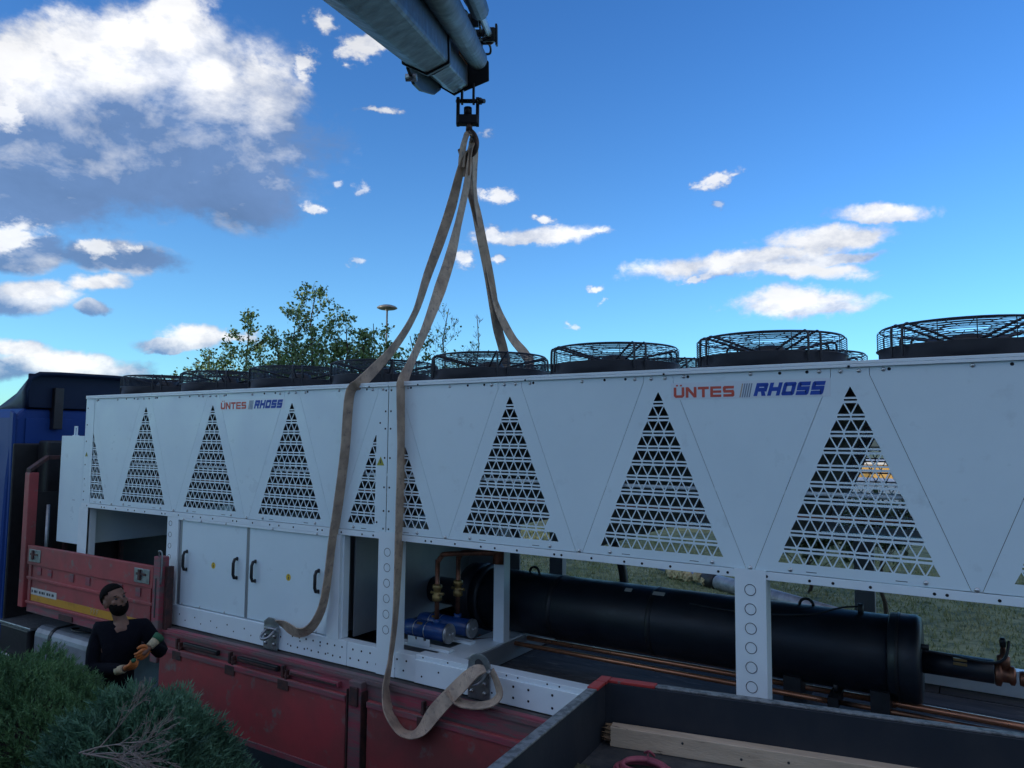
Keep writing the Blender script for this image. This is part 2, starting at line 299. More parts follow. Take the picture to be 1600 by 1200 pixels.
M['logoblue'] = mat('logo_blue', (.012, .07, .42), .5, 0, (.014, .06, .36), 9, (.4, .7))
M['logogrey'] = mat('logo_grey', (.22, .28, .36), .5)
M['logobeige'] = mat('logo_beige', (.50, .38, .27), .5)
M['logofilm'] = mat('logo_film', (.70, .78, .83), .28, 0, (.68, .76, .81), 3, (.4, .7))
M['sticker'] = mat('yellow_sticker', (.70, .47, .02), .45)
M['stickgreen'] = mat('olive_warning_sticker', (.34, .34, .03), .45)

GZ = -1.3
# ------------------------------------------------------------------ ground and setting
def sheet(name, x0, x1, y0, y1, z, m, n=1):
    o = MB().add([(x0, y0, z), (x1, y0, z), (x1, y1, z), (x0, y1, z)], [(0, 1, 2, 3)]).build(name, m); o['kind'] = 'structure'; return o
sheet('ground', -900, 900, -900, 900, GZ-.012, M['grass'])
sheet('service_road', -60, 60, -40, 3.4, GZ-.004, M['asphalt'])
kb = MB()
for i in range(60): kb.box(-30+i+.004, -29+i-.004, 3.4, 3.55, GZ-.1, GZ+.10)
k_ = kb.build('kerb', mat('concrete_kerb', (.28, .27, .25), .85, 0, (.2, .19, .18), 3, (.4, .6), .4, 40), None, .01); k_['kind'] = 'structure'
# sloping planted bank beside the road
bmk = MB(); NX, NY = 36, 14
def bank_h(x, y):
    t = min(1, max(0, (-1.35-y)/1.6)); s = min(1, max(0, (4.9-x)/1.2)); return GZ+(1.05*t*t*(3-2*t))*s*s*(3-2*s)
vv = [(-9+14.2*i/NX, -1.3-5.2*j/NY, bank_h(-9+14.2*i/NX, -1.3-5.2*j/NY)+random.uniform(-.015, .015)) for i in range(NX+1) for j in range(NY+1)]
bmk.add(vv, [(i*(NY+1)+j, (i+1)*(NY+1)+j, (i+1)*(NY+1)+j+1, i*(NY+1)+j+1) for i in range(NX) for j in range(NY)], True)
bank = bmk.build('embankment', M['soil']); bank['kind'] = 'structure'
hv = []; hn = 90
for i in range(hn+1):
    a = -math.pi*.62+math.pi*1.24*i/hn
    hh = 6+9*abs(math.sin(a*2.1+1))+3*math.sin(a*9)+1.5*math.sin(a*23)
    for rr_, z in ((520, GZ-2), (700, hh), (860, GZ-2)): hv.append((rr_*math.sin(a-.4), rr_*math.cos(a-.4), z))
hl = MB().add(hv, [(i*3+k, (i+1)*3+k, (i+1)*3+k+1, i*3+k+1) for i in range(hn) for k in (0, 1)], True).build('hills', M['hill']); hl['kind'] = 'structure'

def grass_patch():
    n = 52000; x = rng.uniform(-6, 14, n); y = 3.6+rng.random(n)**1.3*16; h = rng.uniform(.03, .085, n); a = rng.uniform(0, 6.28, n); l = rng.uniform(-.04, .04, (n, 2)); wd = .006+.0012*(y-3.6)
    v = np.empty((n, 3, 3)); v[:, 0] = np.stack([x-np.cos(a)*wd, y-np.sin(a)*wd, np.full(n, GZ-.01)], 1); v[:, 1] = np.stack([x+np.cos(a)*wd, y+np.sin(a)*wd, np.full(n, GZ-.01)], 1); v[:, 2] = np.stack([x+l[:, 0], y+l[:, 1], GZ+h], 1)
    return np_mesh('grass', v.reshape(-1, 3), 3)
def np_mesh(name, v, k):
    me = bpy.data.meshes.new(name); nf = len(v)//k; me.vertices.add(len(v)); me.vertices.foreach_set('co', np.ascontiguousarray(v, dtype=np.float32).ravel())
    me.loops.add(len(v)); me.loops.foreach_set('vertex_index', np.arange(len(v), dtype=np.int32)); me.polygons.add(nf)
    me.polygons.foreach_set('loop_start', np.arange(0, len(v), k, dtype=np.int32)); me.polygons.foreach_set('loop_total', np.full(nf, k, dtype=np.int32)); me.update(calc_edges=True); return me
g = put('grass', grass_patch(), M['blade']); tag(g, kind='stuff', label='short uneven lawn grass behind the flatbed truck')

# unseen block, added and sized to throw shade over the loading area
ob = thing('shade_block', 'long pale unseen block with rows of windows, added to shade the loading area', 'building', (0, -55, GZ))
BH = 17.0
wallm = MB(); rows = 4; cols = 36; bx0, bx1 = -54, 120; cw = (bx1-bx0)/cols; rh = BH/rows
for r_ in range(rows):
    z0 = GZ+r_*rh; wallm.box(bx0, bx1, -55.3, -55, z0, z0+.9); wallm.box(bx0, bx1, -55.3, -55, z0+2.7, z0+rh)
    for c in range(cols):
        xx = bx0+c*cw; wallm.box(xx, xx+cw*.2, -55.3, -55, z0+.9, z0+2.7); wallm.box(xx+cw*.8, xx+cw, -55.3, -55, z0+.9, z0+2.7)
wallm.box(bx0, bx1, -67, -55.31, GZ, GZ+BH-.01)
wallm.build('wall', M['facade'], ob)
MB().box(bx0-.3, bx1+.3, -67.3, -54.7, GZ+BH, GZ+BH+.35).build('roof', M['facade'], ob)
wm = MB().box(-.5*cw*.6+.003, .5*cw*.6-.003, -.03, .03, .003, 1.797).mesh('window'); 
for r_ in range(rows):
    for c in range(cols): 
        o = put('window', wm, M['glass'], ob, loc=(bx0+(c+.5)*cw, -.12, r_*rh+.9))

# ------------------------------------------------------------------ chiller
ch = thing('air_cooled_chiller', 'long white chiller with triangular grilles and black fans on the flatbed truck', 'chiller', (3.5, 1.2, 0))
P = 1.2; GAP = .053; KS = 3.045; DY = 2.4
ZT, ZP, ZS = 2.43, 1.165, 2.365
def kx(k): return k*P+(GAP if k > 3.02 else 0)
XL, XR = -1.16, kx(8.0)
TH = .004
def clip(poly, x0, x1):
    def cl(p, f):
        o = []
        for i in range(len(p)):
            a, b = p[i-1], p[i]; fa, fb = f(a), f(b)
            if fa >= 0: 
                if i >= 0 and fa >= 0 and False: pass
            if (fa >= 0) != (fb >= 0):
                t = fa/(fa-fb); o.append((a[0]+(b[0]-a[0])*t, a[1]+(b[1]-a[1])*t))
            if fb >= 0: o.append(b)
        return o
    p = cl(poly, lambda q: q[0]-x0)
    return cl(p, lambda q: x1-q[0]) if p else p
def area(p): return abs(sum(p[i-1][0]*p[i][1]-p[i][0]*p[i-1][1] for i in range(len(p))))/2
def holes(skip=()):
    H = []; rows_ = 11; z_top = 2.305; z_bot = 1.228; rp = (z_top-z_bot)/(rows_-.33); pw = .879/rows_; g_ = .0075; ht = rp*.67
    for n in range(1, rows_+1):
        zt = z_top-(n-1)*rp; zb = zt-ht
        for i in range(n):
            x = (i-(n-1)/2)*pw
            if (n, i) not in skip: H.append([(x-pw/2+g_, zb), (x+pw/2-g_, zb), (x, zt-.004 if n == 1 else zt-.003)])
            if i < n-1: H.append([(x+g_, zt-.003), (x+pw-g_, zt-.003), (x+pw/2, zb+.004)])
            if n < rows_ and (n, i) not in skip:
                e0 = .3 if i == 0 else 0; e1 = .3 if i == n-1 else 0
                s0, s1 = zb-rp*.115, zb-rp*.225
                H.append([(x-pw/2+g_*.6-e0*0, s1), (x+pw/2-g_*.6, s1), (x+pw/2-g_*.6, s0), (x-pw/2+g_*.6, s0)])
    return H
def flat_with_holes(outline, hs, name):
    cu = bpy.data.curves.new(name, 'CURVE'); cu.dimensions = '2D'; cu.fill_mode = 'BOTH'; cu.extrude = TH/2
    for poly in [outline]+hs:
        sp = cu.splines.new('POLY'); sp.points.add(len(poly)-1); sp.use_cyclic_u = True
        for i, (x, z) in enumerate(poly): sp.points[i].co = (x, z, 0, 1)
    o = bpy.data.objects.new(name, cu); COL.objects.link(o)
    dg_ = bpy.context.evaluated_depsgraph_get(); me = bpy.data.meshes.new_from_object(o.evaluated_get(dg_)); 
    bpy.data.objects.remove(o); bpy.data.curves.remove(cu)
    me.name = name; me.transform(Matrix.Rotation(R(90), 4, 'X')); me.materials.clear()
    for p in me.polygons: p.use_smooth = False
    return me
g0 = .003
def tri_outline(): return [(-.573, ZP+g0), (.573, ZP+g0), (.105, ZS), (.105, ZT-.0), (-.105, ZT-.0), (-.105, ZS)]
def grille_mesh(x0=-9, x1=9, skip=(), hx0=None, hx1=None, shift=0):
    ol = clip(tri_outline(), x0, x1)
    hs = [clip(h, hx0 if hx0 is not None else -9, hx1 if hx1 is not None else 9) for h in holes(skip)]
    hs = [h for h in hs if len(h) > 2 and area(h) > 8e-5]
    return flat_with_holes(ol, hs, 'grille_panel')
gm = grille_mesh(); gm4 = grille_mesh(skip=((10, 9),))
gmL = grille_mesh(x1=-.012+.0, hx1=-.115)      # left half at the joint
gmR = grille_mesh(x0=.012, hx0=.115)
def invtri(k, x0=None, x1=None):               # solid panel between two grilles
    ol = [(-.024, ZP+g0), (.024, ZP+g0), (.492, ZS), (.492, ZT), (-.492, ZT), (-.492, ZS)]
    return ol
spm = flat_with_holes(invtri(0), [], 'side_panel')
LC = Vector(ch.location)
for side, yy in (('f', 0.0), ('b', DY)):
    for k in range(-1, 9):
        x = kx(k)
        if k in (0, 1, 2, 5, 6, 7): put('grille_panel', gm, M['panel'], ch, loc=Vector((x, yy, 0))-LC)
        elif k == 4: put('grille_panel', gm4, M['panel'], ch, loc=Vector((x, yy, 0))-LC)
        elif k in (-1, 3): put('grille_panel', gmR, M['panel'], ch, loc=Vector((x+(GAP if k == 3 else .01), yy, 0))-LC)
        if k in (3, 8): put('grille_panel', gmL, M['panel'], ch, loc=Vector((x, yy, 0))-LC)
        if k < 8: put('side_panel', spm, M['panel'], ch, loc=Vector((kx(k+.5) if k != 3 else kx(3.5), yy, 0))-LC)
    s = -1 if yy == 0 else 1
    y0, y1 = sorted((yy+s*.002, yy+s*.012))
# joint covers, end covers
def cover(x0, x1, yy, s, zlo, name='joint_cover'):
    y0, y1 = sorted((yy+s*.0035, yy+s*.0065))
    MB().box(x0, x1, y0, y1, zlo, ZT).build(name, M['panel'], ch)
JX = 3.62
for yy, s in ((0, -1), (DY, 1)):
    # pentagonal cover plate at the joint: left part slopes in to the top
    y = yy+s*.0035
    MB().prism([(JX-.125, y, 1.12), (JX-.004, y, 1.12), (JX-.004, y, ZT), (JX-.045, y, ZT), (JX-.06, y, 2.30), (JX-.125, y, 2.03)], (0, s*.003, 0)).build('joint_cover', M['panel'], ch)
    cover(JX+.004, JX+.11, yy, s, 1.12)
    cover(XL-.09, XL+.09, yy, s, 1.12, 'end_cover')
# rails
for yy, s in ((0, -1), (DY, 1)):
    for a, b in ((XL-.09, JX-.003), (JX+.003, XR)):
        ya, yb = sorted((yy+s*.018, yy-s*.10)); MB().box(a, b, ya, yb, ZT+.002, ZT+.022).build('top_rail', M['rail'], ch, .003)
        ya, yb = sorted((yy+s*.018, yy+s*.0072)); MB().box(a, b, ya, yb, ZT-.016, ZT+.0015).build('top_rail', M['rail'], ch, .002)
        ya, yb = sorted((yy+s*.008, yy-s*.05)); MB().box(a, b, ya, yb, 1.113, 1.163).build('bottom_rail', M['rail'], ch, .002)
# roof deck between rails (with fan openings left as the fan rings)
dk = MB()
dk.box(XL-.08, XR, .102, DY-.102, ZT-.02, ZT-.004); dk.build('roof_deck', M['rail'], ch)
# coils in V: slabs under each solid panel
for k in range(-1, 8):
    c = kx(k+.5)
    for s in (-1, 1):
        poly = [(c+s*.035, .05, 1.19), (c+s*.065, .05, 1.19), (c+s*.53, .05, 2.38), (c+s*.50, .05, 2.38)]
        if k == 7 and s == 1: continue
        MB().prism(poly, (0, 2.3, 0)).build('coil', M['coil'], ch)
for z, m_ in ((1.655, 'rail'), (1.51, 'copper_old')):  # added bars imitating the bands of light across the coils
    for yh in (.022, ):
        MB().cyl((XL, yh+.012, z), (XR, yh+.012, z), .0125, 8).build('light_band_bar', M[m_], ch)
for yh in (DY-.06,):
    MB().cyl((XL, yh, 1.50), (XR, yh, 1.50), .018, 8).build('light_band_bar', M['rail'], ch)
# ends
MB().box(XL-.09, XL-.085, .01, DY-.01, 1.12, ZT-.03).build('end_panel', M['panel'], ch)
# bolts on rails
bl = MB(); hlm = MB()
def bolt(x, z, y=0, r=.014):
    bl.lathe((x, y, z), (0, -1, 0), [(0, r), (.004, r*.95), (.008, r*.5), (.0095, .001)], 8)
def hole(x, z, y=0, r=.009): hlm.cyl((x, y, z), (x, y-.0012, z), r, 8)
for k in range(-1, 8):
    c = kx(k)
    for dx in (-.36, .36): 
        if not (k in (-1,) and dx < 0): bolt(c+dx, 1.19, -.002)
    if k >= 0: 
        for dx in (-.05, .05): bolt(c+dx, 2.392, -.002, .013)
    cc = kx(k+.5)
    bolt(cc, 1.178, -.003, .015)
    for dx in (-.42, .02, .43): bolt(cc+dx, 2.394+random.uniform(-.004, .004), -.002, .013)
    for dx in (-.39, .2, .36): hole(cc+dx, 2.396, -.0021, .010)
    for dx in (-.52, -.2, -.14, .1, .35, .48): hole(cc+dx, 1.135, -.0081, .009)
    for dx in (-.12, .12): hlm.box(c+dx*2-.03, c+dx*2+.03, -.0025, -.002, 1.183, 1.187)
for x in (3.4, 3.95, 5.0, 6.1, 7.25): hole(x, ZT-.012, -.0181, .008)
for x in (JX-.03, JX+.03):
    for z in (1.2, 1.35, 1.55, 1.8, 2.05, 2.2, 2.38): hole(x, z, -.0066, .009)
hole(JX-.105, 1.25, -.0066); hole(JX-.1, 1.75, -.0066); hole(JX-.09, 2.1, -.0066)
for z in (1.2, 1.3, 1.45, 1.62, 1.9, 2.1, 2.3): hole(XL-.05, z, -.0066)
# bottom frame --------------------------------------------------------------
BZ = .215
def beam(x0, x1, y0, y1, z0=0, z1=BZ, name='base_beam', m_='rail', bv=.004): return MB().box(x0, x1, y0, y1, z0, z1).build(name, M[m_], ch, bv)
beam(.52, 3.205, -.012, .09, 0, .205); beam(3.209, 3.97, -.012, .09, 0, .205); beam(3.974, XR, -.022, .10, .0, .185)
MB().box(3.974, XR, -.008, .11, .1852, .222).build('base_lip', M['rail'], ch, .004)
MB().box(XL, .517, .02, .10, 0, .2).build('base_beam', M['rail'], ch)
beam(XL, XR, DY-.1, DY, 0, .2)
# cross members
for x0, x1 in ((3.95, 4.30),): beam(x0, x1, .112, DY-.102, 0, .16, 'cross_member', 'inside')
MB().box(4.0, 4.28, .113, 1.9, .1602, .175).build('cross_plate', M['rail'], ch)
def post(x0, x1, y0=-.004, y1=.10, z0=0, z1=1.112, circles=0, cz0=.38, dz=.118, r=.034, cx=None):
    p = MB()                                   # C-section post
    p.box(x0, x1, y0, y0+.004, z0, z1); p.box(x0, x0+.004, y0+.0045, y1, z0, z1); p.box(x1-.004, x1, y0+.0045, y1, z0, z1)
    o = p.build('post', M['rail'], ch)
    for i in range(circles):
        z = cz0+i*dz; c = (cx if cx else (x0+x1)/2)
        pts = [(c+math.cos(a)*r, y0-.0006, z+math.sin(a)*r) for a in [2*math.pi*q/20 for q in range(20)]]
        q = MB().tube(pts, .0022, 4, closed=True).build('knockout', M['ink'], o)
        pass
    return o
post(.505, .70, circles=6, cz0=.45, cx=.56, r=.026)
post(2.955, 3.10, -.016, .10, .2055, 1.112)
post(3.555, 3.755, -.02, .10, .0, 1.18, 6, .37, .128, .034)
post(6.56, 6.75, -.02, .10, .0, 1.17, 9, .10, .118, .034)
post(-1.30, -1.10, -.004, .1, 0, 1.112)
MB().box(4.19, 4.30, .80, .90, .1752, 1.25).build('inner_post', M['rail'], ch, .003)
for x in (3.92, 6.95, 1.0): MB().box(x, x+.16, DY-.098, DY-.01, .2, 1.112).build('rear_post', M['inside'], ch, .003)
# compressor cabinet with two doors
MB().box(.705, 2.95, .03, .035, .21, 1.11).build('cabinet_back_frame', M['inside'], ch)
for x0, x1 in ((.755, 1.80), (1.845, 2.945)):
    d_ = MB().box(x0, x1, -.002+.012, .029, .215, 1.085).build('door', M['panel'], ch, .003)
    for hx in (x0+.10, x1-.13):
        hb = MB(); hb.tube([(hx, .010, .58), (hx, -.022, .585), (hx, -.036, .62), (hx, -.036, .73), (hx, -.022, .765), (hx, .010, .77)], .015, 8)
        hb.box(hx-.012, hx+.012, .005, .0095, .565, .60); hb.box(hx-.012, hx+.012, .005, .0095, .75, .785)
        h = hb.build('handle', M['black'], d_)
    cxm = (x0+x1)/2+.02
    stk = MB().cyl((cxm, .0098, .665), (cxm, .0088, .665), .032, 16).build('warning_sticker', M['sticker'], d_)
    mk = MB().prism([(cxm-.006, .0086, .645), (cxm+.006, .0086, .645), (cxm+.006, .0086, .672), (cxm-.006, .0086, .672)], (0, -.0006, 0)).prism([(cxm-.005, .0086, .68), (cxm+.005, .0086, .68), (cxm+.005, .0086, .69), (cxm-.005, .0086, .69)], (0, -.0006, 0)).build('symbol', M['ink'], stk)
    mk.parent = d_
MB().box(1.803, 1.842, .012, .029, .215, 1.085).build('door_divider', M['inside'], ch)
MB().box(.703, .753, .012, .029, .21, 1.11).build('door_jamb', M['inside'], ch)
MB().box(.70, 2.95, -.010, .029, 1.087, 1.112).build('lintel', M['rail'], ch)
MB().box(.76, 2.95, .04, 2.3, .2, 1.09).build('compressor_housing', M['inside'], ch)
MB().box(3.10, 3.115, .02, .09, .21, 1.11).build('door_edge', M['rail'], ch)
MB().box(2.955, 3.50, 1.9, 1.92, .15, 1.11).build('rear_screen', M['inside'], ch)
MB().box(3.115, 3.13, .15, 1.9, .2, 1.11).build('side_screen', M['inside'], ch)
MB().box(2.3, 3.6, 2.2, 2.22, .0, 1.11).build('rear_screen', M['inside'], ch)
MB().box(3.14, 3.95, .3, 2.2, .06, .075).build('tray_floor', M['inside'], ch)
MB().box(-1.1, .5, 2.0, 2.03, .1, 1.11).build('rear_screen', M['inside'], ch)
for x in (-.2, .15): MB().lathe((x, .9, .2), (0, 0, 1), [(0, .16), (.02, .19), (.45, .19), (.52, .12), (.54, .02)], 20).build('compressor', M['foam'], ch)
for i in range(9): hole(.8+i*.26, .12, -.0121, .008); hole(.9+i*.26, .07, -.0121, .007)
for i in range(8): hole(2.5+i*.09, .06+.0*i, -.0121); hole(2.52+i*.09, .15, -.0121)
for i in range(7): hole(3.25+i*.1, .07, -.0121); hole(3.28+i*.1, .15, -.0121)
for i in range(5):
    hole(4.05+i*.17, .06+.06*(i % 2), -.0221, .008)
for x, z in ((4.92, .06), (4.92, .14), (5.05, .06), (5.05, .14), (5.25, .05), (5.25, .14)): hole(x, z, -.0221, .010)
for x in (4.05, 4.3, 4.85, 4.95, 5.2, 5.3): hole(x, .205, -.0081, .007)
for x in (.8, 1.1, 1.5, 2.2, 2.8): bolt(x, .225, .01, .012); bolt(x, 1.10, -.01, .012)
bl.build('bolts', M['bolt'], ch, kind='stuff'); hlm.build('punched_holes', M['hole'], ch, kind='stuff')
# end electrical cabinet
MB().box(-1.80, -1.262, -.002, 2.2, .66, 1.965).build('electrical_cabinet', M['panel'], ch, .006)
le = MB()
for s in (-1, 1): le.box(-1.52+s*.026-.009, -1.52+s*.026+.009, .02, .03, 1.966, 2.065)
le.box(-1.555, -1.485, .02, .03, 2.0655, 2.085); le.box(-1.55, -1.49, .0, .05, 1.9655, 1.9705+.004)
le.build('lifting_eye', M['rail'], ch)
MB().box(-1.262, -1.10, .0, .02, .3, 1.11).build('end_post', M['panel'], ch)
def warn_tri(x, z, s, y=-.0072):
    MB().prism([(x-s/2, y, z), (x+s/2, y, z), (x, y, z+s*.9)], (0, -.0008, 0)).build('warning_sticker', M['stickgreen'], ch)
    MB().prism([(x-.006, y-.001, z+s*.2), (x+.006, y-.001, z+s*.2), (x+.002, y-.001, z+s*.62), (x-.003, y-.001, z+s*.62)], (0, -.0006, 0)).build('bolt_symbol', M['ink'], ch)
warn_tri(3.545, 1.735, .085); warn_tri(-1.19, 1.72, .06)

# logos -------------------------------------------------------------------------
def stroke(pts, t, closed=False):                # ribbon quads with mitred corners, no overlaps
    n = len(pts); L_, R_ = [], []
    for i in range(n):
        p = Vector(pts[i]).to_2d()
        a = (p-Vector(pts[i-1]).to_2d()) if (i > 0 or closed) else None
        b = (Vector(pts[(i+1) % n]).to_2d()-p) if (i < n-1 or closed) else None
        na = Vector((-a.y, a.x)).normalized() if a else None; nb = Vector((-b.y, b.x)).normalized() if b else None
        if na is None: m_ = nb; l = t/2
        elif nb is None: m_ = na; l = t/2
        else: m_ = (na+nb).normalized(); l = t/2/max(.35, m_.dot(na))
        L_.append(p+m_*l); R_.append(p-m_*l)
    return [[L_[i], L_[(i+1) % n], R_[(i+1) % n], R_[i]] for i in range(n if closed else n-1)]
def glyph(c, t):                                 # in a 1 wide x 1 high box
    h = t/2; C = .16
    if c in 'UÜ':
        q = stroke([(h, 1), (h, C+h*.5), (C+h*.5, h), (1-C-h*.5, h), (1-h, C+h*.5), (1-h, 1)], t)
        if c == 'Ü': q += [[(.22, 1.1), (.40, 1.1), (.40, 1.25), (.22, 1.25)], [(.60, 1.1), (.78, 1.1), (.78, 1.25), (.60, 1.25)]]
        return q
    if c == 'N': return [[(0, 0), (t, 0), (t, 1), (0, 1)], [(1-t, 0), (1, 0), (1, 1), (1-t, 1)], [(t+.001, 1), (t+.001, .62), (1-t-.001, 0), (1-t-.001, .38)]]
    if c == 'T': return [[(0, 1-t), (1, 1-t), (1, 1), (0, 1)], [(.5-h, 0), (.5+h, 0), (.5+h, 1-t-.001), (.5-h, 1-t-.001)]]
    if c == 'E': return [[(0, 0), (t, 0), (t, 1), (0, 1)]]+[[(t+.001, y), (.98, y), (.98, y+t*.9), (t+.001, y+t*.9)] for y in (0, .5-t*.45, 1-t*.9)]
    if c == 'S': return stroke([(.97, 1-h), (C, 1-h), (h, 1-C), (h, .5+C*.6), (C, .5), (1-C, .5), (1-h, .5-C*.6), (1-h, C), (1-C, h), (.03, h)], t)
    if c == 'H': return [[(0, 0), (t, 0), (t, 1), (0, 1)], [(1-t, 0), (1, 0), (1, 1), (1-t, 1)], [(t+.001, .5-h), (1-t-.001, .5-h), (1-t-.001, .5+h), (t+.001, .5+h)]]
    if c == 'O': return stroke([(C, h), (1-C, h), (1-h, C), (1-h, 1-C), (1-C, 1-h), (C, 1-h), (h, 1-C), (h, C)], t, True)
    if c == 'R': return [[(0, 0), (t, 0), (t, 1), (0, 1)]]+stroke([(t+.001, 1-h), (1-C, 1-h), (1-h, 1-C), (1-h, .5+C), (1-C, .42+h*.4), (t+.001, .42+h*.4)], t)+[[(.52, .42+h*.4-h-.002), (.52+t*1.05, .42+h*.4-h-.002), (1.0, 0), (1-t*1.1, 0)]]
def word(txt, x0, x1, z0, z1, m_, t=.24, shear=0.0, gap=.14, y=-.0042):
    n = len(txt); W = (x1-x0)/(n+(n-1)*gap); root = None
    for i, c in enumerate(txt):
        mb = MB(); ox = x0+i*W*(1+gap)
        for q in glyph(c, t):
            pts = [(ox+p[0]*W+shear*(p[1]*(z1-z0)), y, z0+p[1]*(z1-z0)) for p in q]; mb.prism(pts, (0, -.0006, 0))
        mb.build('letter', m_, ch)
def logo(x0, z0, z1, sc=1):
    # x0.. : total width ~0.96
    X = lambda u: x0+u*sc
    MB().box(X(-.02), X(.98), -.0034, -.003, z0-.012, z1+.022).build('logo_film', M['logofilm'], ch)
    word('ÜNTES', X(0), X(.405), z0, z1-.008, M['logored'], .25, 0, .13)
    for i, c in enumerate(('logobeige', 'logogrey', 'logogrey', 'logogrey', 'logogrey')):
        xa = X(.437+i*.0145); wd = .0075*sc; s = .018*sc
        MB().prism([(xa, -.0042, z0-.006), (xa+wd, -.0042, z0-.006), (xa+wd+s, -.0042, z1+.004), (xa+s, -.0042, z1+.004)], (0, -.0006, 0)).build('logo_stripe', M[c], ch)
    word('RHOSS', X(.525), X(.935), z0, z1+.004, M['logoblue'], .30, .28, .12)
logo(6.165, 2.256, 2.334); logo(1.335, 2.250, 2.328, .985)

# fans ---------------------------------------------------------------------------
ring = MB(); n = 48
prof = [(0, .50), (.115, .50), (.125, .515), (.13, .515), (.13, .485), (.118, .482), (0, .482)]
vs_ = [(math.cos(2*math.pi*k/n)*r, math.sin(2*math.pi*k/n)*r, z) for z, r in prof for k in range(n)]
ring.add(vs_, [(i*n+k, i*n+(k+1) % n, ((i+1) % 7)*n+(k+1) % n, ((i+1) % 7)*n+k) for i in range(7) for k in range(n)], True)
ring_me = ring.mesh('fan'); ring_me.materials.append(M['fan'])
gd = MB(); ZC = .262
def circ(r, z, wr=.0028, n=40): gd.tube([(math.cos(2*math.pi*k/n)*r, math.sin(2*math.pi*k/n)*r, z) for k in range(n)], wr, 4, closed=True)
for i in range(9): circ(.13+i*.043, ZC-.008, .0019)
for z in (.143, .156, .169, .182, .195, .208, .221, .234, .247): circ(.505, z, .0021)
circ(.49, ZC-.004, .006)
for k in range(16):
    a = 2*math.pi*k/16+.1; c, s = math.cos(a), math.sin(a)
    gd.tube([(c*.505, s*.505, .12), (c*.505, s*.505, ZC-.02), (c*.48, s*.48, ZC), (c*.13, s*.13, ZC)], .0028, 4)
gd_me = gd.mesh('guard'); gd_me.materials.append(M['fan'])
am = MB()
for k in range(4):
    a = math.pi/4+math.pi/2*k; c, s = math.cos(a), math.sin(a); px_, py_ = -s, c
    for o_ in (-.045, .045):
        am.tube(smoothpath([(c*.515+px_*o_, s*.515+py_*o_, .06), (c*.515+px_*o_, s*.515+py_*o_, ZC-.035), (c*.495+px_*o_, s*.495+py_*o_, ZC-.008), (c*.44+px_*o_, s*.44+py_*o_, ZC-.006), (c*.12+px_*o_*.8, s*.12+py_*o_*.8, .17)], 3), .0085, 6)
am_me = am.mesh('motor_bracket'); am_me.materials.append(M['fan'])
mo = MB().lathe((0, 0, .08), (0, 0, 1), [(0, .10), (.01, .125), (.10, .125), (.115, .105), (.125, .105), (.14, .05)], 20)
mo_me = mo.mesh('motor'); mo_me.materials.append(M['black'])
bd = MB()
for k in range(5):
    a = 2*math.pi*k/5
    for side in (1,):
        pts = []
        for r, wv, tl in ((.11, .10, .05), (.30, .16, .04), (.47, .20, .03)):
            for e in (-1, 1): pts.append((math.cos(a+e*wv/r*.5)*r, math.sin(a+e*wv/r*.5)*r, .05+e*tl))
        top = [(x, y, z+.006) for x, y, z in pts]
        bd.add(pts+top, [(0, 1, 3, 2), (2, 3, 5, 4), (6, 8, 9, 7), (8, 10, 11, 9), (0, 2, 8, 6), (2, 4, 10, 8), (1, 7, 9, 3), (3, 9, 11, 5), (4, 5, 11, 10), (0, 6, 7, 1)])
bd_me = bd.mesh('blades'); bd_me.materials.append(M['fan'])
fan0 = None
bx_me = MB().box(-.05, .05, -.04, .04, .275, .30).mesh('junction_box'); bx_me.materials.append(M['fan'])
for yy in (.62, 1.78):
    for k in range(-1, 8):
        fx = kx(k+.5)
        f = bpy.data.objects.new('fan', ring_me); COL.objects.link(f); f.parent = ch; f.location = Vector((fx, yy, ZT+.0))-LC; f.rotation_euler.z = 0
        for me_ in (gd_me, am_me, mo_me, bd_me):
            o = bpy.data.objects.new(me_.name.split('.')[0], me_); COL.objects.link(o); o.parent = f
            if me_ is bd_me: o.rotation_euler.z = random.uniform(0, 1.2)

# evaporator -------------------------------------------------------------------
EY, EZ, ER = 1.25, .45, .28
def part(mb, name, m_, **k): return mb.build(name, M[m_], ch, **k)
ev = part(MB().lathe((3.75, EY, EZ), (1, 0, 0), [(0, ER-.04), (.02, ER), (3.72, ER), (3.74, ER-.04)], 48), 'evaporator', 'foam')
part(MB().lathe((3.62, EY, EZ), (1, 0, 0), [(0, ER-.06), (.03, ER+.02), (.16, ER+.03), (.17, ER)], 48), 'flange', 'foam')
part(MB().lathe((3.86, EY, EZ), (1, 0, 0), [(0, ER), (.005, ER+.035), (.03, ER+.035), (.035, ER)], 48), 'flange', 'foam')
part(MB().lathe((7.31, EY, EZ), (1, 0, 0), [(0, ER), (.01, ER+.02), (.17, ER+.022), (.20, ER+.005), (.205, .1)], 48), 'flange', 'foam')
part(MB().lathe((7.36, EY, EZ), (1, 0, 0), [(0, ER+.026), (.02, ER+.026)], 48), 'clamp_band', 'black')
part(MB().cyl((7.48, EY-.03, EZ+.0), (7.93, EY-.03, EZ-.0), .078, 20), 'outlet_pipe', 'foam')
part(MB().cyl((7.40, EY-.12, EZ+.12), (7.56, EY-.12, EZ+.12), .018, 8), 'sensor_tube', 'black')
part(MB().tube(smoothpath([(7.52, EY-.14, EZ+.10), (7.7, EY-.13, EZ+.09), (7.9, EY-.12, EZ+.075), (7.99, EY-.1, EZ+.11), (8.02, EY-.06, EZ+.22)]), .009, 6), 'sensor_cable', 'black')
for dz in (.0, .028): part(MB().box(7.70, 7.78, EY-.126, EY-.116, EZ+.03+dz, EZ+.048+dz), 'tie_tag', 'brass')
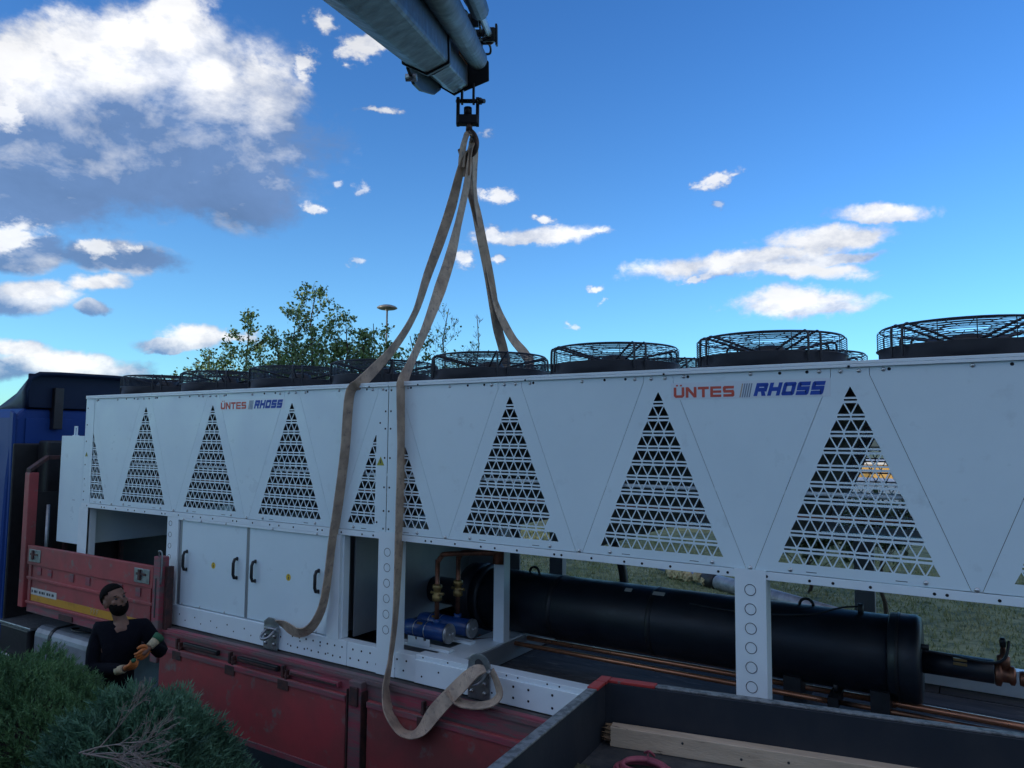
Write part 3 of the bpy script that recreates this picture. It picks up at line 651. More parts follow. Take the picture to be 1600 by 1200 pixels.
va = MB().lathe((7.932, EY-.03, EZ-.01), (1, 0, 0), [(0, .07), (.01, .078), (.035, .078), (.045, .05), (.08, .05), (.09, .062), (.11, .062), (.12, .04)], 16)
va.lathe((7.985, EY-.03, EZ+.03), (0, 0, 1), [(0, .04), (.08, .04), (.09, .02), (.17, .012)], 10)
part(va, 'service_valve', 'copper_old')
part(MB().lathe((7.985, EY-.03, EZ+.17), (0, 0, 1), [(0, .018), (.04, .022), (.06, .012)], 10), 'valve_cap', 'black')
for x in (8.07, 8.16, 8.25): part(MB().lathe((x, EY-.03, EZ-.02), (1, 0, 0), [(0, .045), (.02, .05), (.04, .045)], 12), 'pipe_collar', 'copper_old')
for dz, dy in ((.03, .02), (-.035, .0)): part(MB().tube([(8.12, EY-.03+dy, EZ+dz-.02), (8.3, EY-.03+dy, EZ+dz-.02), (9.2, EY, EZ+dz-.02)], .026, 10), 'refrigerant_pipe', 'copper_old')
part(MB().lathe((2.9, EY+.05, EZ-.02), (1, 0, 0), [(0, .13), (.5, .13), (.55, .16), (.62, .16), (.72, .22)], 24), 'inlet_pipe', 'foam')
for x in (4.35, 6.75):
    part(MB().tube([(x+math.cos(a)*.05, EY, EZ+ER+.0+math.sin(a)*.05) for a in [math.pi*q/8 for q in range(9)]], .012, 6), 'lifting_lug', 'black')
part(MB().cyl((7.13, EY-.05, EZ+ER-.02), (7.13, EY-.05, EZ+ER+.07), .02, 8), 'vent_valve', 'black')
for x in (6.62, 7.2):
    part(MB().box(x, x+.12, EY-.24, EY+.24, .02, EZ-ER+.08), 'saddle', 'black')
part(MB().tube(smoothpath([(4.72, 2.15, 1.2), (4.75, 2.15, .95), (4.85, 2.13, .7), (4.9, 2.1, .4)]), .045, 10), 'suction_hose', 'foam')
for x, w_ in ((5.62, .05), (5.35, .03)):
    part(MB().obox((x, EY-.13, EZ+ER-.025), (1, 0, 0), (0, .88, .46), (0, -.46, .88), w_, .02, .003), 'tape_patch', 'label')
for x in (4.62, 5.55, 6.42): part(MB().lathe((x, EY, EZ), (1, 0, 0), [(0, ER), (.001, ER+.0025), (.045, ER+.0025), (.046, ER)], 48), 'insulation_seam', 'black')
part(MB().tube(smoothpath([(3.8, .95, 1.02), (4.3, .96, .97), (5.2, .95, .99), (6.2, .96, .965), (7.2, .95, 1.0), (7.9, .96, .98)]), .009, 5), 'control_cable', 'black')
part(MB().tube(smoothpath([(7.13, EY-.05, EZ+ER+.05), (7.0, EY-.1, EZ+ER+.03), (6.8, EY-.16, EZ+ER-.03), (6.4, EY-.2, EZ+ER-.07), (5.9, EY-.19, EZ+ER-.06)]), .007, 5), 'sensor_cable', 'black')
# copper line set along the base
cpl = [at(720, 965, 2, .14), at(800, 983, 2, .12), at(1050, 1033, 2, .11), at(1300, 1085, 2, .11), at(1420, 1105, 2, .11), at(1600, 1140, 2, .11), at(1900, 1200, 2, .11)]
a_, b_ = at(800, 984, 2, .12), at(1600, 1141, 2, .12)
def lin(y, z, x0, x1, r, m_): return part(MB().cyl((x0, y, z), (x1, y, z), r, 10), 'liquid_line', m_)
lin(1.22, .13, 3.9, 7.25, .022, 'copper'); lin(1.0, .13, 3.9, 7.0, .02, 'copper')
part(MB().tube([(7.25, 1.22, .13), (7.3, 1.215, .13), (8.6, 1.19, .13)], .026, 10), 'liquid_line', 'copper')
part(MB().cyl((7.22, 1.22, .13), (7.34, 1.215, .13), .033, 10), 'coupling', 'copper_old')
lin(1.03, .125, 7.0, 8.6, .018, 'copper_old')
part(MB().box(6.93, 7.0, .96, 1.27, .10, .17), 'pipe_clamp', 'black'); part(MB().cyl((6.965, 1.1, .17), (6.965, 1.1, .235), .02, 8), 'pipe_clamp', 'black')
# filter driers: two blue shells on galvanised rails
def drier(x, y, z, L_, r):
    d_ = part(MB().lathe((x, y, z), (1, 0, 0), [(0, r*.4), (.03, r*.85), (.08, r), (L_, r)], 28), 'filter_drier', 'bluepaint')
    for o_, nm, m_ in ((MB().lathe((x+L_, y, z), (1, 0, 0), [(0, r*1.12), (.018, r*1.12)], 28), 'rim', 'bolt'), (MB().lathe((x+L_+.018, y, z), (1, 0, 0), [(0, r*1.03), (.008, r*1.0)], 28), 'end_cap', 'cap'),
                       (MB().cyl((x+L_+.026, y-.02, z), (x+L_+.042, y-.02, z), .012, 6).cyl((x+L_+.026, y+.02, z), (x+L_+.042, y+.02, z), .012, 6), 'bolt', 'bolt'),
                       (MB().lathe((x+.16, y, z), (1, 0, 0), [(0, r+.002), (.008, r+.002)], 28), 'band', 'bolt'), (MB().lathe((x+.28, y, z), (1, 0, 0), [(0, r+.002), (.008, r+.002)], 28), 'band', 'bolt'),
                       (MB().lathe((x+L_*.75, y, z+r*.8), (0, 0, 1), [(0, .035), (.05, .035)], 16), 'nozzle', 'bluepaint'),
                       (MB().obox((x+.22, y-r*.60, z+r*.80), (1, 0, 0), (0, .8, .6), (0, -.6, .8), .03, .012, .002), 'name_plate', 'brass')):
        q = o_.build(nm, M[m_], d_)
    x1 = x+L_*.75
    part(MB().tube([(x1, y, z+r), (x1, y, z+.62)], .022, 10), 'riser_pipe', 'copper_old')
    vb = MB().lathe((x1, y, z+.26), (0, 0, 1), [(0, .025), (.01, .045), (.05, .045), (.06, .032), (.10, .032), (.11, .045), (.14, .045), (.15, .025)], 12)
    vb.cyl((x1-.07, y, z+.33), (x1+.07, y, z+.33), .014, 8)
    part(vb, 'shut_off_valve', 'brass')
    return x1
xa = drier(3.46, .44, .285, .50, .075); xb = drier(3.42, .70, .285, .60, .075)
part(MB().tube(smoothpath([(xa, .44, .88), (xa+.02, .47, .93), (xa+.08, .49, .955), (4.25, .78, .96)]), .022, 10), 'riser_pipe', 'copper_old')
part(MB().tube(smoothpath([(xb, .70, .88), (xb+.02, .72, .93), (xb+.08, .73, .94), (4.25, .85, .94)]), .022, 10), 'riser_pipe', 'copper_old')
part(MB().cyl((4.25, .78, .86), (4.25, .8, 1.1), .05, 12), 'riser_pipe', 'copper_old')
for y0_, y1_ in ((.27, .35), (.58, .66)):
    part(MB().box(3.3, 4.10, y0_, y1_, .1762, .20), 'support_rail', 'rail', bevel=.003)
part(MB().prism([(3.66, .262, .2005), (3.9, .262, .2005), (3.9, .262, .262), (3.86, .262, .262), (3.86, .262, .245), (3.83, .262, .245), (3.83, .262, .268), (3.76, .262, .268), (3.76, .262, .245), (3.74, .262, .245), (3.74, .262, .268), (3.66, .262, .268)], (0, .004, 0)), 'saddle_bracket', 'rail')
part(MB().tube(smoothpath([(3.5, .47, .235), (3.2, .5, .235), (3.14, .6, .235)]), .022, 8), 'liquid_line', 'copper_old')
part(MB().tube([(4.0, .75, .16), (4.2, 1.0, .15), (4.3, 1.0, .13)], .022, 8), 'liquid_line', 'copper_old')
# lifting plates with shackles
def plate(x, zt, w2, round_=False, z0=-.005):
    pts = []
    yp = -.026
    if round_:
        pts = [(x-w2, yp, z0), (x+w2, yp, z0), (x+w2, yp, zt-w2*.8)]+[(x+w2*math.cos(a), yp, zt-w2*.8+w2*.8*math.sin(a)) for a in [math.pi*q/10 for q in range(1, 10)]]+[(x-w2, yp, zt-w2*.8)]
    else: pts = [(x-w2, yp, z0), (x+w2, yp, z0), (x+w2, yp, zt-.03), (x+w2-.06, yp, zt), (x-w2+.06, yp, zt), (x-w2, yp, zt-.04)]
    p = MB().prism(pts, (0, -.014, 0)).build('lifting_plate', M['galv'], ch, .002)
    for dx, z in ((-.06, .05), (.055, .05), (-.06, .12), (.055, .12)):
        q = MB().lathe((x+dx, -.04, z), (0, -1, 0), [(0, .015), (.012, .015), (.016, .006)], 6).build('bolt', M['bolt'], p)
    return p
def shackle(x, z, lab, sc=1.0):
    t = thing('shackle', lab, 'shackle', (x, -.05, z), 'bow shackles in the lifting plates')
    pts = smoothpath([(x-.055*sc, -.02, z), (x-.06*sc, -.07*sc, z-.02), (x-.05*sc, -.13*sc, z-.06), (x, -.155*sc, z-.075), (x+.05*sc, -.13*sc, z-.06), (x+.06*sc, -.07*sc, z-.02), (x+.055*sc, -.02, z)], 4)
    put('bow', MB().tube(pts, .0135*sc, 10).mesh('bow'), M['galv'], t)
    put('pin', MB().cyl((x-.085*sc, -.055, z), (x+.08*sc, -.055, z), .014*sc, 10).cyl((x+.08*sc, -.055, z), (x+.10*sc, -.055, z), .024*sc, 6).mesh('pin'), M['galv'], t)
plate(2.25, .285, .095); plate(4.62, .335, .10, True)
shackle(2.27, .19, 'small galvanised shackle in the left lifting plate by the cabinet doors', .95)
shackle(4.63, .215, 'galvanised bow shackle in the round topped right lifting plate', 1.15)
MB().lathe((4.62, -.04, .26), (0, -1, 0), [(0, .035), (.006, .035)], 16).build('plate_hole', M['ink'], ch)

# ------------------------------------------------------------------ flatbed truck
tr = thing('flatbed_truck', 'flatbed truck with dark blue cab and faded red dropside body under the chiller', 'truck', (2.0, 1.1, GZ))
def tp(mb, name, m_, bevel=0, parent=None, **k):
    o = mb.build(name, M[m_] if isinstance(m_, str) else m_, parent or tr, bevel, **k)
    return o
TX0, TX1 = -2.15, 11.4
for j in range(8):                               # deck planks
    y0 = -.07+j*.312
    x = TX0+.02+(j % 3)*-.0; first = [2.2, 3.3, 1.4][j % 3]
    while x < TX1-.05:
        e = min(TX1-.02, x+first); first = 3.2
        dz = random.uniform(-.006, .0)
        tp(MB().box(x+.004, e-.004, y0+.004, y0+.308, -.05+dz, -.008+dz), 'deck_plank', 'deck', .004); x = e
tp(MB().box(TX0, TX1, -.075, 2.43, -.16, -.058), 'bed_frame', 'rust')
tp(MB().box(.66, TX1, -.135, -.078, -.20, -.004), 'side_rail', 'redworn', .006)
tp(MB().box(.66, TX1, -.150, -.137, -.055, -.018), 'rail_strip', 'redworn', .003)
tp(MB().box(TX0, TX1, 2.432, 2.47, -.16, -.004), 'side_rail', 'redworn', .006)
# dropped side boards
def dropboard(x0, x1):
    b_ = tp(MB().box(x0, x1, -.185, -.150, -.84, -.165), 'side_board', 'red', .005)
    tp(MB().box(x0, x1, -.196, -.186, -.215, -.17), 'edge_profile', 'redworn', .003, b_)
    tp(MB().box(x0, x1, -.200, -.186, -.84, -.79), 'edge_profile', 'redworn', .003, b_)
    return b_
dropboard(.75, 3.38); dropboard(3.62, 6.4); dropboard(6.6, 9.4)
for x in (3.5, 6.5):
    s_ = tp(MB().box(x-.07, x+.07, -.205, -.14, -.95, -.03), 'stake_post', 'redworn', .006)
    tp(MB().box(x-.085, x-.075, -.215, -.14, -.9, -.1).box(x+.075, x+.085, -.215, -.14, -.9, -.1), 'stake_flange', 'rust', .002, s_)
    tp(MB().box(x-.045, x+.045, -.225, -.207, -.22, -.07), 'stake_latch', 'rust', .004, s_)
# latches and hinges
def hinge(x):
    h = MB(); h.cyl((x-.05, -.168, -.145), (x+.05, -.168, -.145), .016, 8); h.box(x-.035, x-.01, -.19, -.150, -.16, -.06); h.box(x+.012, x+.037, -.19, -.150, -.17, -.09); h.box(x-.07, x+.07, -.197, -.187, -.26, -.175)
    tp(h, 'hinge', 'rust', .003)
for x in (1.05, 1.88, 2.62, 4.22, 5.32, 7.0, 7.8): hinge(x)
for x0, x1, m_ in ((1.12, 1.66, 'plastic'), (1.96, 2.52, 'plastic'), (2.68, 3.28, 'redworn'), (5.45, 6.05, 'rust')):
    tp(MB().box(x0, x1, -.178, -.139, -.128, -.082), 'latch_bar', m_, .006); tp(MB().box(x0+.02, x1-.02, -.186, -.179, -.118, -.10), 'latch_lever', 'rust', .002)
# raised front side board with ribs
rb = tp(MB().box(-2.09, .575, -.165, -.14, -.09, .61), 'raised_side_board', 'red', .004)
for z0, z1 in ((.38, .61), (.20, .235), (-.09, -.06)): tp(MB().box(-2.09, .575, -.185, -.1655, z0, z1), 'board_profile', 'red', .005, rb)
for x in (-2.05, .48): tp(MB().box(x, x+.06, -.180, -.166, -.055, .375), 'board_rib', 'red', .004, rb)
for x in (-1.85, -1.6, -1.1, -.75, -.1, .25): tp(MB().box(x, x+.09, -.176, -.166, .27, .36), 'board_cleat', 'redworn', .004, rb)
for x in (-2.04, .24):
    lk = tp(MB().box(x, x+.28, -.193, -.186, .42, .57), 'latch_plate', 'galv', .004, rb)
    tp(MB().box(x+.05, x+.22, -.204, -.194, .50, .525).box(x+.09, x+.13, -.21, -.194, .45, .56), 'latch_handle', 'rust', .003, rb)
tp(MB().box(-2.06, .3, -.1672, -.1656, -.05, .035), 'reflective_tape', 'yellow', 0, rb)
tp(MB().box(-2.05, -1.38, -.1688, -.1674, .025, .105), 'maker_label', 'label', 0, rb)
tb = MB()
for i, wv in enumerate((.03, .05, .02, .04, .05, .02, .045, .03, .05)): tb.box(-1.97+i*.06, -1.97+i*.06+wv, -.1700, -.1690, .05, .08)
tp(tb, 'label_print', 'ink', 0, rb)
for x in (-.62, -.56, -.50): tp(MB().tube([(x, -.1680, -.03), (x+.02, -.1680, 0), (x, -.1680, .02), (x+.035, -.1680, .025)], .003, 4), 'tape_print', 'label', 0, rb)
tp(MB().box(-2.1, .60, -.16, -.10, -.20, -.095), 'board_sill', 'redworn', .006)
for x in (-1.3, -.5, .2): tp(MB().box(x, x+.3, -.175, -.161, -.185, -.125), 'hinge', 'rust', .004)
# stake at the front board's end
sp_ = tp(MB().box(.60, .72, -.20, -.10, -.35, .72), 'stake_post', 'redworn', .008)
tp(MB().box(.645, .665, -.204, -.2005, .1, .5), 'stake_slot', 'ink', 0, sp_)
tp(MB().tube(smoothpath([(.68, -.19, .70), (.70, -.21, .78), (.74, -.2, .76), (.745, -.2, .6), (.735, -.2, .45)]), .008, 6), 'lock_wire', 'galv', 0, sp_)
tp(MB().box(.725, .78, -.15, -.08, -.02, .62), 'stake_flange', 'rust', .005, sp_)
# headboard
tp(MB().box(-2.24, -2.12, -.20, -.09, -.15, 1.50), 'headboard_post', 'red', .008)
tp(MB().box(-2.24, -2.12, 2.39, 2.50, -.15, 1.50), 'headboard_post', 'red', .008)
hbp = tp(MB().box(-2.20, -2.17, -.085, 2.385, -.05, 1.25), 'headboard_panel', 'plastic')
tp(MB().prism([(-2.235, -.19, 1.5), (-2.125, -.19, 1.5), (-2.125, .02, 1.66), (-2.235, .02, 1.66)], (0, 0, .0)+Vector((0, .0, .04)) if False else (0, 0, .05)), 'headboard_rail', 'rust', .004)
tp(MB().box(-2.235, -2.125, .021, 2.3, 1.66, 1.71), 'headboard_rail', 'rust', .004)
for y in (.25, 1.0, 1.75): tp(MB().box(-2.165, -2.12, y, y+.05, .0, 1.655), 'headboard_bar', 'rust', .004)
tp(MB().box(-2.165, -2.13, .4, 2.2, 1.25, 1.5), 'headboard_plate', 'red', .004)
tp(MB().cyl((-2.0, -.02, .1), (-2.0, -.02, 1.1), .022, 8), 'headboard_pole', 'galv')
# cab -------------------------------------------------------------------------
CX1, CX0 = -2.88, -5.0
cabm = MB(); sec = [(-.16, .1), (-.12, .0)]
yl, yr_ = -.13, 2.40
body_prof = [(yl+.05, -.95), (yl, -.6), (yl-.02, .3), (yl, 1.4), (yl+.05, 2.2), (yl+.16, 2.33), (yr_-.16, 2.33), (yr_-.05, 2.2), (yr_, 1.4), (yr_+.02, .3), (yr_, -.6), (yr_-.05, -.95)]
cabb = tp(MB().prism([(CX1, y, z) for y, z in body_prof], (CX0-CX1, 0, 0)), 'cab_body', 'cab', .05)
# wrap-round side fairing behind the door
tp(MB().prism([(CX1+.03, yl+.02, -.9), (CX1+.05, yl+.02, 1.2), (CX1+.03, yl+.02, 2.26), (CX1-.1, yl+.03, 2.3), (CX1-.1, yl+.02, -.9)], (0, .035, 0)), 'side_fairing', 'cab', .012)
tp(MB().prism([(CX1+.03, yr_-.05, -.9), (CX1+.05, yr_-.05, 1.2), (CX1+.03, yr_-.05, 2.26), (CX1-.1, yr_-.05, 2.3), (CX1-.1, yr_-.05, -.9)], (0, .035, 0)), 'side_fairing', 'cab', .012)
tp(MB().box(CX1+.004, CX1+.02, .05, 2.2, .6, 2.2), 'rear_wall_panel', 'cab', .01)
tp(MB().box(CX1+.021, CX1+.03, .02, 2.3, 1.55, 1.58), 'wall_seam', 'cabdark', .003)
# roof deflector: curved shell
dm = MB(); ysec = []
dprof = [(yl+.10, 2.38), (yl+.08, 2.60), (yl+.13, 2.76), (yl+.24, 2.82), (yl+.5, 2.835), (1.13, 2.85), (yr_-.5, 2.835), (yr_-.18, 2.82), (yr_-.06, 2.76), (yr_, 2.60), (yr_, 2.38)]
for x, s_, dz in ((CX1+.18, 1.0, 0), (CX1-.25, .88, -.06), (CX1-.7, .80, -.2), (CX0+.8, .76, -.38), (CX0+.3, .74, -.5)):
    for t_ in (0, 1):
        pass
    ysec.append([(x, 1.135+(y-1.135)*s_, max(2.325, z+dz)) for y, z in dprof])
nn = len(dprof); V_ = [p for s_ in ysec for p in s_]
inner = [[(x, 1.135+(y-1.135)*.97, z-.04) for x, y, z in s_] for s_ in ysec]; V2 = [p for s_ in inner for p in s_]
fs_ = [(i*nn+k, i*nn+k+1, (i+1)*nn+k+1, (i+1)*nn+k) for i in range(4) for k in range(nn-1)]
o2 = len(V_)
dm.add(V_+V2, fs_+[tuple(o2+q for q in f[::-1]) for f in fs_]+[(k, k+1, o2+k+1, o2+k) for k in range(nn-1)]+[(i*nn, (i+1)*nn, o2+(i+1)*nn, o2+i*nn) for i in range(4)]+[(i*nn+nn-1, (i+1)*nn+nn-1, o2+(i+1)*nn+nn-1, o2+i*nn+nn-1) for i in range(4)], True)
tp(dm, 'roof_deflector', 'cabdark')
tp(MB().box(CX1-.0, CX1+.04, .05, 2.2, 2.34, 2.80), 'deflector_bulkhead', 'cabdark', .01)
for y in (.35, 1.8): tp(MB().box(CX1-.06, CX1+.12, y, y+.12, 2.05, 2.62), 'deflector_bracket', 'plastic', .01)
tp(MB().box(CX0+.35, CX1-.85, yl-.035, yl-.021, .55, 1.75), 'side_window', 'glass', .02)
tp(MB().box(CX0+.25, CX1-.65, yl-.030, yl-.0215, -.35, .45), 'cab_door', 'cab', .02)
tp(MB().box(CX1-.55, CX1-.5, yl-.06, yl-.031, .0, 1.9), 'grab_rail', 'plastic', .01)
tp(MB().box(CX0-.02, CX0+.0, .1, 2.2, .7, 1.9), 'windscreen', 'glass', .005)
for y in (.0, 1.95): tp(MB().box(CX0-.08, CX0-.005, y, y+.35, -.55, -.35), 'headlight', 'chrome', .02)
tp(MB().box(CX0-.12, CX0+.5, yl, yr_, -1.0, -.62), 'bumper', 'cabdark', .04)
tp(MB().box(-2.845, -2.80, -.10, .42, -.6, 1.86), 'side_deflector', 'plastic', .015)
tp(MB().box(-2.845, -2.82, .9, 2.2, .3, 1.45), 'service_panel', 'plastic', .01)
for i, yy_ in enumerate((.55, .66, .78)): tp(MB().tube(smoothpath([(-2.82, yy_, 1.5), (-2.66, yy_+.02, 1.2-.1*i), (-2.55, yy_+.1, .8), (-2.6, yy_+.05, .3)]), .018, 6), 'air_hose', ('rednew', 'plastic', 'yellow')[i])
# snorkel and hoses behind the cab
tp(MB().box(-2.72, -2.45, .15, .45, -.2, 1.9), 'air_intake', 'plastic', .03)
tp(MB().box(-2.6, -2.35, .9, 1.3, -.2, 1.1), 'cabinet_behind_cab', 'plastic', .03)
# chassis, battery box, tank, wheels
for y in (.65, 1.5): tp(MB().box(-4.9, TX1, y, y+.1, -.45, -.165), 'chassis_rail', 'plastic')
def rbox(x0, x1, y0, y1, z0, z1, r): 
    pr = []
    for cy_, cz_, a0 in ((y1-r, z1-r, 0), (y0+r, z1-r, 90), (y0+r, z0+r, 180), (y1-r, z0+r, 270)):
        for q in range(5): a = R(a0+q*22.5); pr.append((x0, cy_+r*math.cos(a), cz_+r*math.sin(a)))
    return MB().prism(pr, (x1-x0, 0, 0))
tp(rbox(-1.95, -.35, -.12, .55, -1.0, -.36, .12), 'fuel_tank', 'tank', .012)
for x in (-1.62, -.75): tp(rbox(x, x+.06, -.128, .56, -1.008, -.352, .125), 'tank_strap', 'plastic', .002)
tp(MB().tube(smoothpath([(-1.35, .1, -.355), (-1.33, .0, -.335), (-1.2, -.03, -.335), (-1.05, .0, -.335), (-1.0, .08, -.355)]), .012, 6), 'tank_handle', 'plastic')
bbx = tp(MB().box(-2.85, -2.10, -.12, .4, -.98, -.44), 'battery_box', 'plastic', .03)
tp(MB().box(-2.9, -2.0, -.15, .45, -.438, -.40), 'step_plate', 'galv', .008)
tp(MB().cyl((-2.75, -.15, -.80), (-2.45, -.15, -.80), .025, 10), 'step_bar', 'chrome')
def wheel(x, y, s):
    w_ = tp(MB().lathe((x, y, GZ+.5), (0, s, 0), [(0, .3), (0.0, .44), (.03, .49), (.15, .50), (.27, .49), (.3, .44), (.3, .3)], 32), 'wheel', 'tyre')
    tp(MB().lathe((x, y-s*.012, GZ+.5), (0, s, 0), [(0, .28), (.06, .25), (.08, .12), (.0, .1)], 24), 'rim', 'tank', 0, w_)
    tp(MB().lathe((x, y-s*.02, GZ+.5), (0, s, 0), [(0, .06), (.05, .09)], 16), 'hub', 'tank', 0, w_)
for x in (-3.9, 6.2, 7.6, 9.0): wheel(x, -.08, 1); wheel(x, 2.38, -1)
for x in (6.2, 7.6, 9.0): tp(MB().tube([(x+math.cos(a)*.6, .1, GZ+.5+math.sin(a)*.6) for a in [math.pi*q/10 for q in range(11)]], .02, 6), 'mudguard', 'plastic')
# loose gear on the bed seen through the left opening
cone = thing('timber_wedges', 'pale split timber wedges lying on the bed behind the raised side board', 'wedge', (-.3, .4, -.01))
for (x, y, a, s_) in ((-.33, .42, .3, 1), (-.12, .5, -.5, .8)):
    put('wedge', MB().prism([(x-.12*s_, y-.05, -.008), (x+.12*s_, y-.05, -.008), (x+.12*s_, y-.05, .16*s_+.3)], (0, .1, 0)).mesh('wedge'), M['timber'], cone)

# ------------------------------------------------------------------ crane truck body in the foreground
nb = thing('crane_truck_body', 'open black lined cargo box with scuffed grey rim and red painted corner, nearest the viewer', 'truck body', (6.9, -1.8, GZ))
C0 = Vector((5.993, -.775, 0)); E1 = Vector((6.099, -2.119, 0)); E2 = Vector((8.019, -.407, 0))
dn = (E1-C0).normalized(); de = (E2-C0).normalized()
ZR, ZF = .60, .28; WT = .05
L1, L2 = 3.4, 6.0
def npart(mb, name, m_, bevel=0): return mb.build(name, M[m_], nb, bevel)
up = Vector((0, 0, 1))
def wallbox(a, d, l, nrm, t, z0, z1): return MB().prism([a+up*z0, a+d*l+up*z0, a+d*l+nrm*t+up*z0, a+nrm*t+up*z0], up*(z1-z0))
n1 = Vector((de.x, de.y, 0)); n2 = dn
# C0 is the outer corner of the rim; walls run inward
npart(wallbox(C0+de*.012+dn*.062, dn, L1, de, .032, ZF-.05, ZR-.012), 'side_wall', 'ply', .003)
npart(wallbox(C0+dn*.012+de*.012, de, L2, dn, .048, ZF-.05, ZR-.012), 'end_wall', 'ply', .003)
npart(wallbox(C0+dn*.22, dn, L1-.22, de, .055, ZR-.0115, ZR+.0), 'rim', 'rimalu', .003)
npart(wallbox(C0+dn*.1+de*-.003, dn, .118, de, .061, ZR-.0115, ZR+.006), 'rim', 'rednew', .003)
npart(wallbox(C0+de*.0-dn*.003, dn, .10, de, .061, ZR-.0115, ZR+.006), 'rim', 'rednew', .003)
npart(wallbox(C0+de*.063-dn*.003, de, .26, dn, .06, ZR-.0115, ZR+.004), 'rim', 'rednew', .003)
npart(wallbox(C0+de*.325, de, L2-.325, dn, .05, ZR-.0115, ZR+.0), 'rim', 'rimalu', .003)
npart(wallbox(C0+de*.0, dn, L1, -de, .004, ZF-.6, ZR-.013), 'outer_skin', 'red')
npart(wallbox(C0+de*.0, de, L2, -dn, .004, ZF-.6, ZR-.013), 'outer_skin', 'red')
fl = wallbox(C0+de*.045+dn*.061, dn, L1, de, L2, ZF-.06, ZF-.001); npart(fl, 'cargo_floor', 'floor')
npart(wallbox(C0+de*.2+dn*.3, dn, L1-.3, de, L2-.4, -.9, ZF-.062), 'subframe', 'plastic')
for dx_ in (1.0, 4.6):
    cpos = C0+de*dx_+dn*1.6
    npart(MB().lathe((cpos.x, cpos.y, GZ+.5), (dn.x, dn.y, 0), [(-1.2, .3), (-1.2, .46), (-1.15, .5), (-.9, .5), (-.85, .46), (-.85, .3)], 28), 'wheel', 'tyre')
    npart(MB().lathe((cpos.x, cpos.y, GZ+.5), (dn.x, dn.y, 0), [(.85, .3), (.85, .46), (.9, .5), (1.15, .5), (1.2, .46), (1.2, .3)], 28), 'wheel', 'tyre')
# timber plank on the floor along the end wall
a = at(946, 1165, 2, ZF); b = at(1163, 1200, 2, ZF)
dpl = (b-a).normalized(); npl = Vector((-dpl.y, dpl.x, 0)); 
tpk = thing('timber_plank', 'thick rough timber beam with a splintered end lying in the cargo box', 'timber', (a.x, a.y, ZF))
def plank_poly(x): return [a+dpl*x+up*.0, a+dpl*x+npl*.075+up*.0, a+dpl*x+npl*.075+up*.105, a+dpl*x+up*.105]
mbp = MB(); xs = [.025, .5, 1.0, 1.6, 2.4, 3.2]; vv = []
for x in xs: vv += [p+up*.0005 for p in plank_poly(x)]
mbp.add(vv, [(i*4+k, i*4+(k+1) % 4, (i+1)*4+(k+1) % 4, (i+1)*4+k) for i in range(len(xs)-1) for k in range(4)]+[(0, 1, 2, 3), tuple(len(vv)-4+k for k in range(4))])
mbp.build('beam', M['timber'], tpk, .004)
sl = MB()
for i in range(60):
    yy_ = random.uniform(.003, .07); zz = random.uniform(.004, .098); ln = random.uniform(.015, .06)*(1 if zz > .03 else .7); c_ = a+dpl*.03+npl*yy_+up*zz
    tip = c_-dpl*ln+up*random.uniform(-.01, .01); r_ = random.uniform(.006, .017)
    sl.add([c_+npl*r_, c_-npl*r_, c_+up*r_, c_-up*r_, tip], [(0, 2, 4), (2, 1, 4), (1, 3, 4), (3, 0, 4)])
sl.build('splinters', M['timberend'], tpk, kind='stuff')
nl = MB()
for x, z in ((.42, .075), (.95, .06), (.93, .02), (1.3, .03), (.72, .04)): c_ = a+dpl*x+up*z; nl.cyl(c_+npl*.001, c_-npl*.0015, .007, 8)
nl.build('nail_holes', M['ink'], tpk)
# hose coil
hc = at(1018, 1192, 2, ZF+.03)
th = thing('hose_coil', 'faded red hose coiled loosely in front of the timber beam', 'hose', (hc.x, hc.y, ZF))
pts = []
for i in range(150):
    a_ = i/150*2*math.pi*5.3; r_ = .135-.012*(i/150)*5.3*.8+.008*math.sin(a_*.7); pts.append((hc.x-.0+math.cos(a_)*r_*1.12, hc.y-.10+math.sin(a_)*r_*.9, ZF+.016+.012*(i/150)*5.3*.6+.006*math.sin(a_*1.3)))
put('hose', MB().tube(pts, .0115, 8).mesh('hose'), M['hose'], th)
tie = MB().tube(smoothpath([(hc.x-.02, hc.y+.005, ZF+.02), (hc.x-.03, hc.y+.03, ZF+.07), (hc.x+.0, hc.y+.04, ZF+.05), (hc.x-.01, hc.y+.0, ZF+.085), (hc.x-.05, hc.y+.03, ZF+.06)]), .006, 6)
put('tie', tie.mesh('tie'), M['hose'], th)
rg = at(905, 1200, 2, ZF)
t_rag = thing('crumpled_rag', 'small crumpled olive rag on the floor of the cargo box corner', 'rag', (rg.x, rg.y, ZF))
rm = MB(); ng = 9; rv = [(rg.x+(i-4)*.013, rg.y-.02+(j-4)*.011, ZF+.004+abs(math.sin(i*1.7+j*.9)*math.cos(j*1.3-i*.6))*.022) for i in range(ng) for j in range(ng)]
rm.add(rv, [(i*ng+j, (i+1)*ng+j, (i+1)*ng+j+1, i*ng+j+1) for i in range(ng-1) for j in range(ng-1)], True)
o = rm.build('cloth', mat('olive_rag', (.09, .085, .05), .9), t_rag); sol = o.modifiers.new('s', 'SOLIDIFY'); sol.thickness = .004

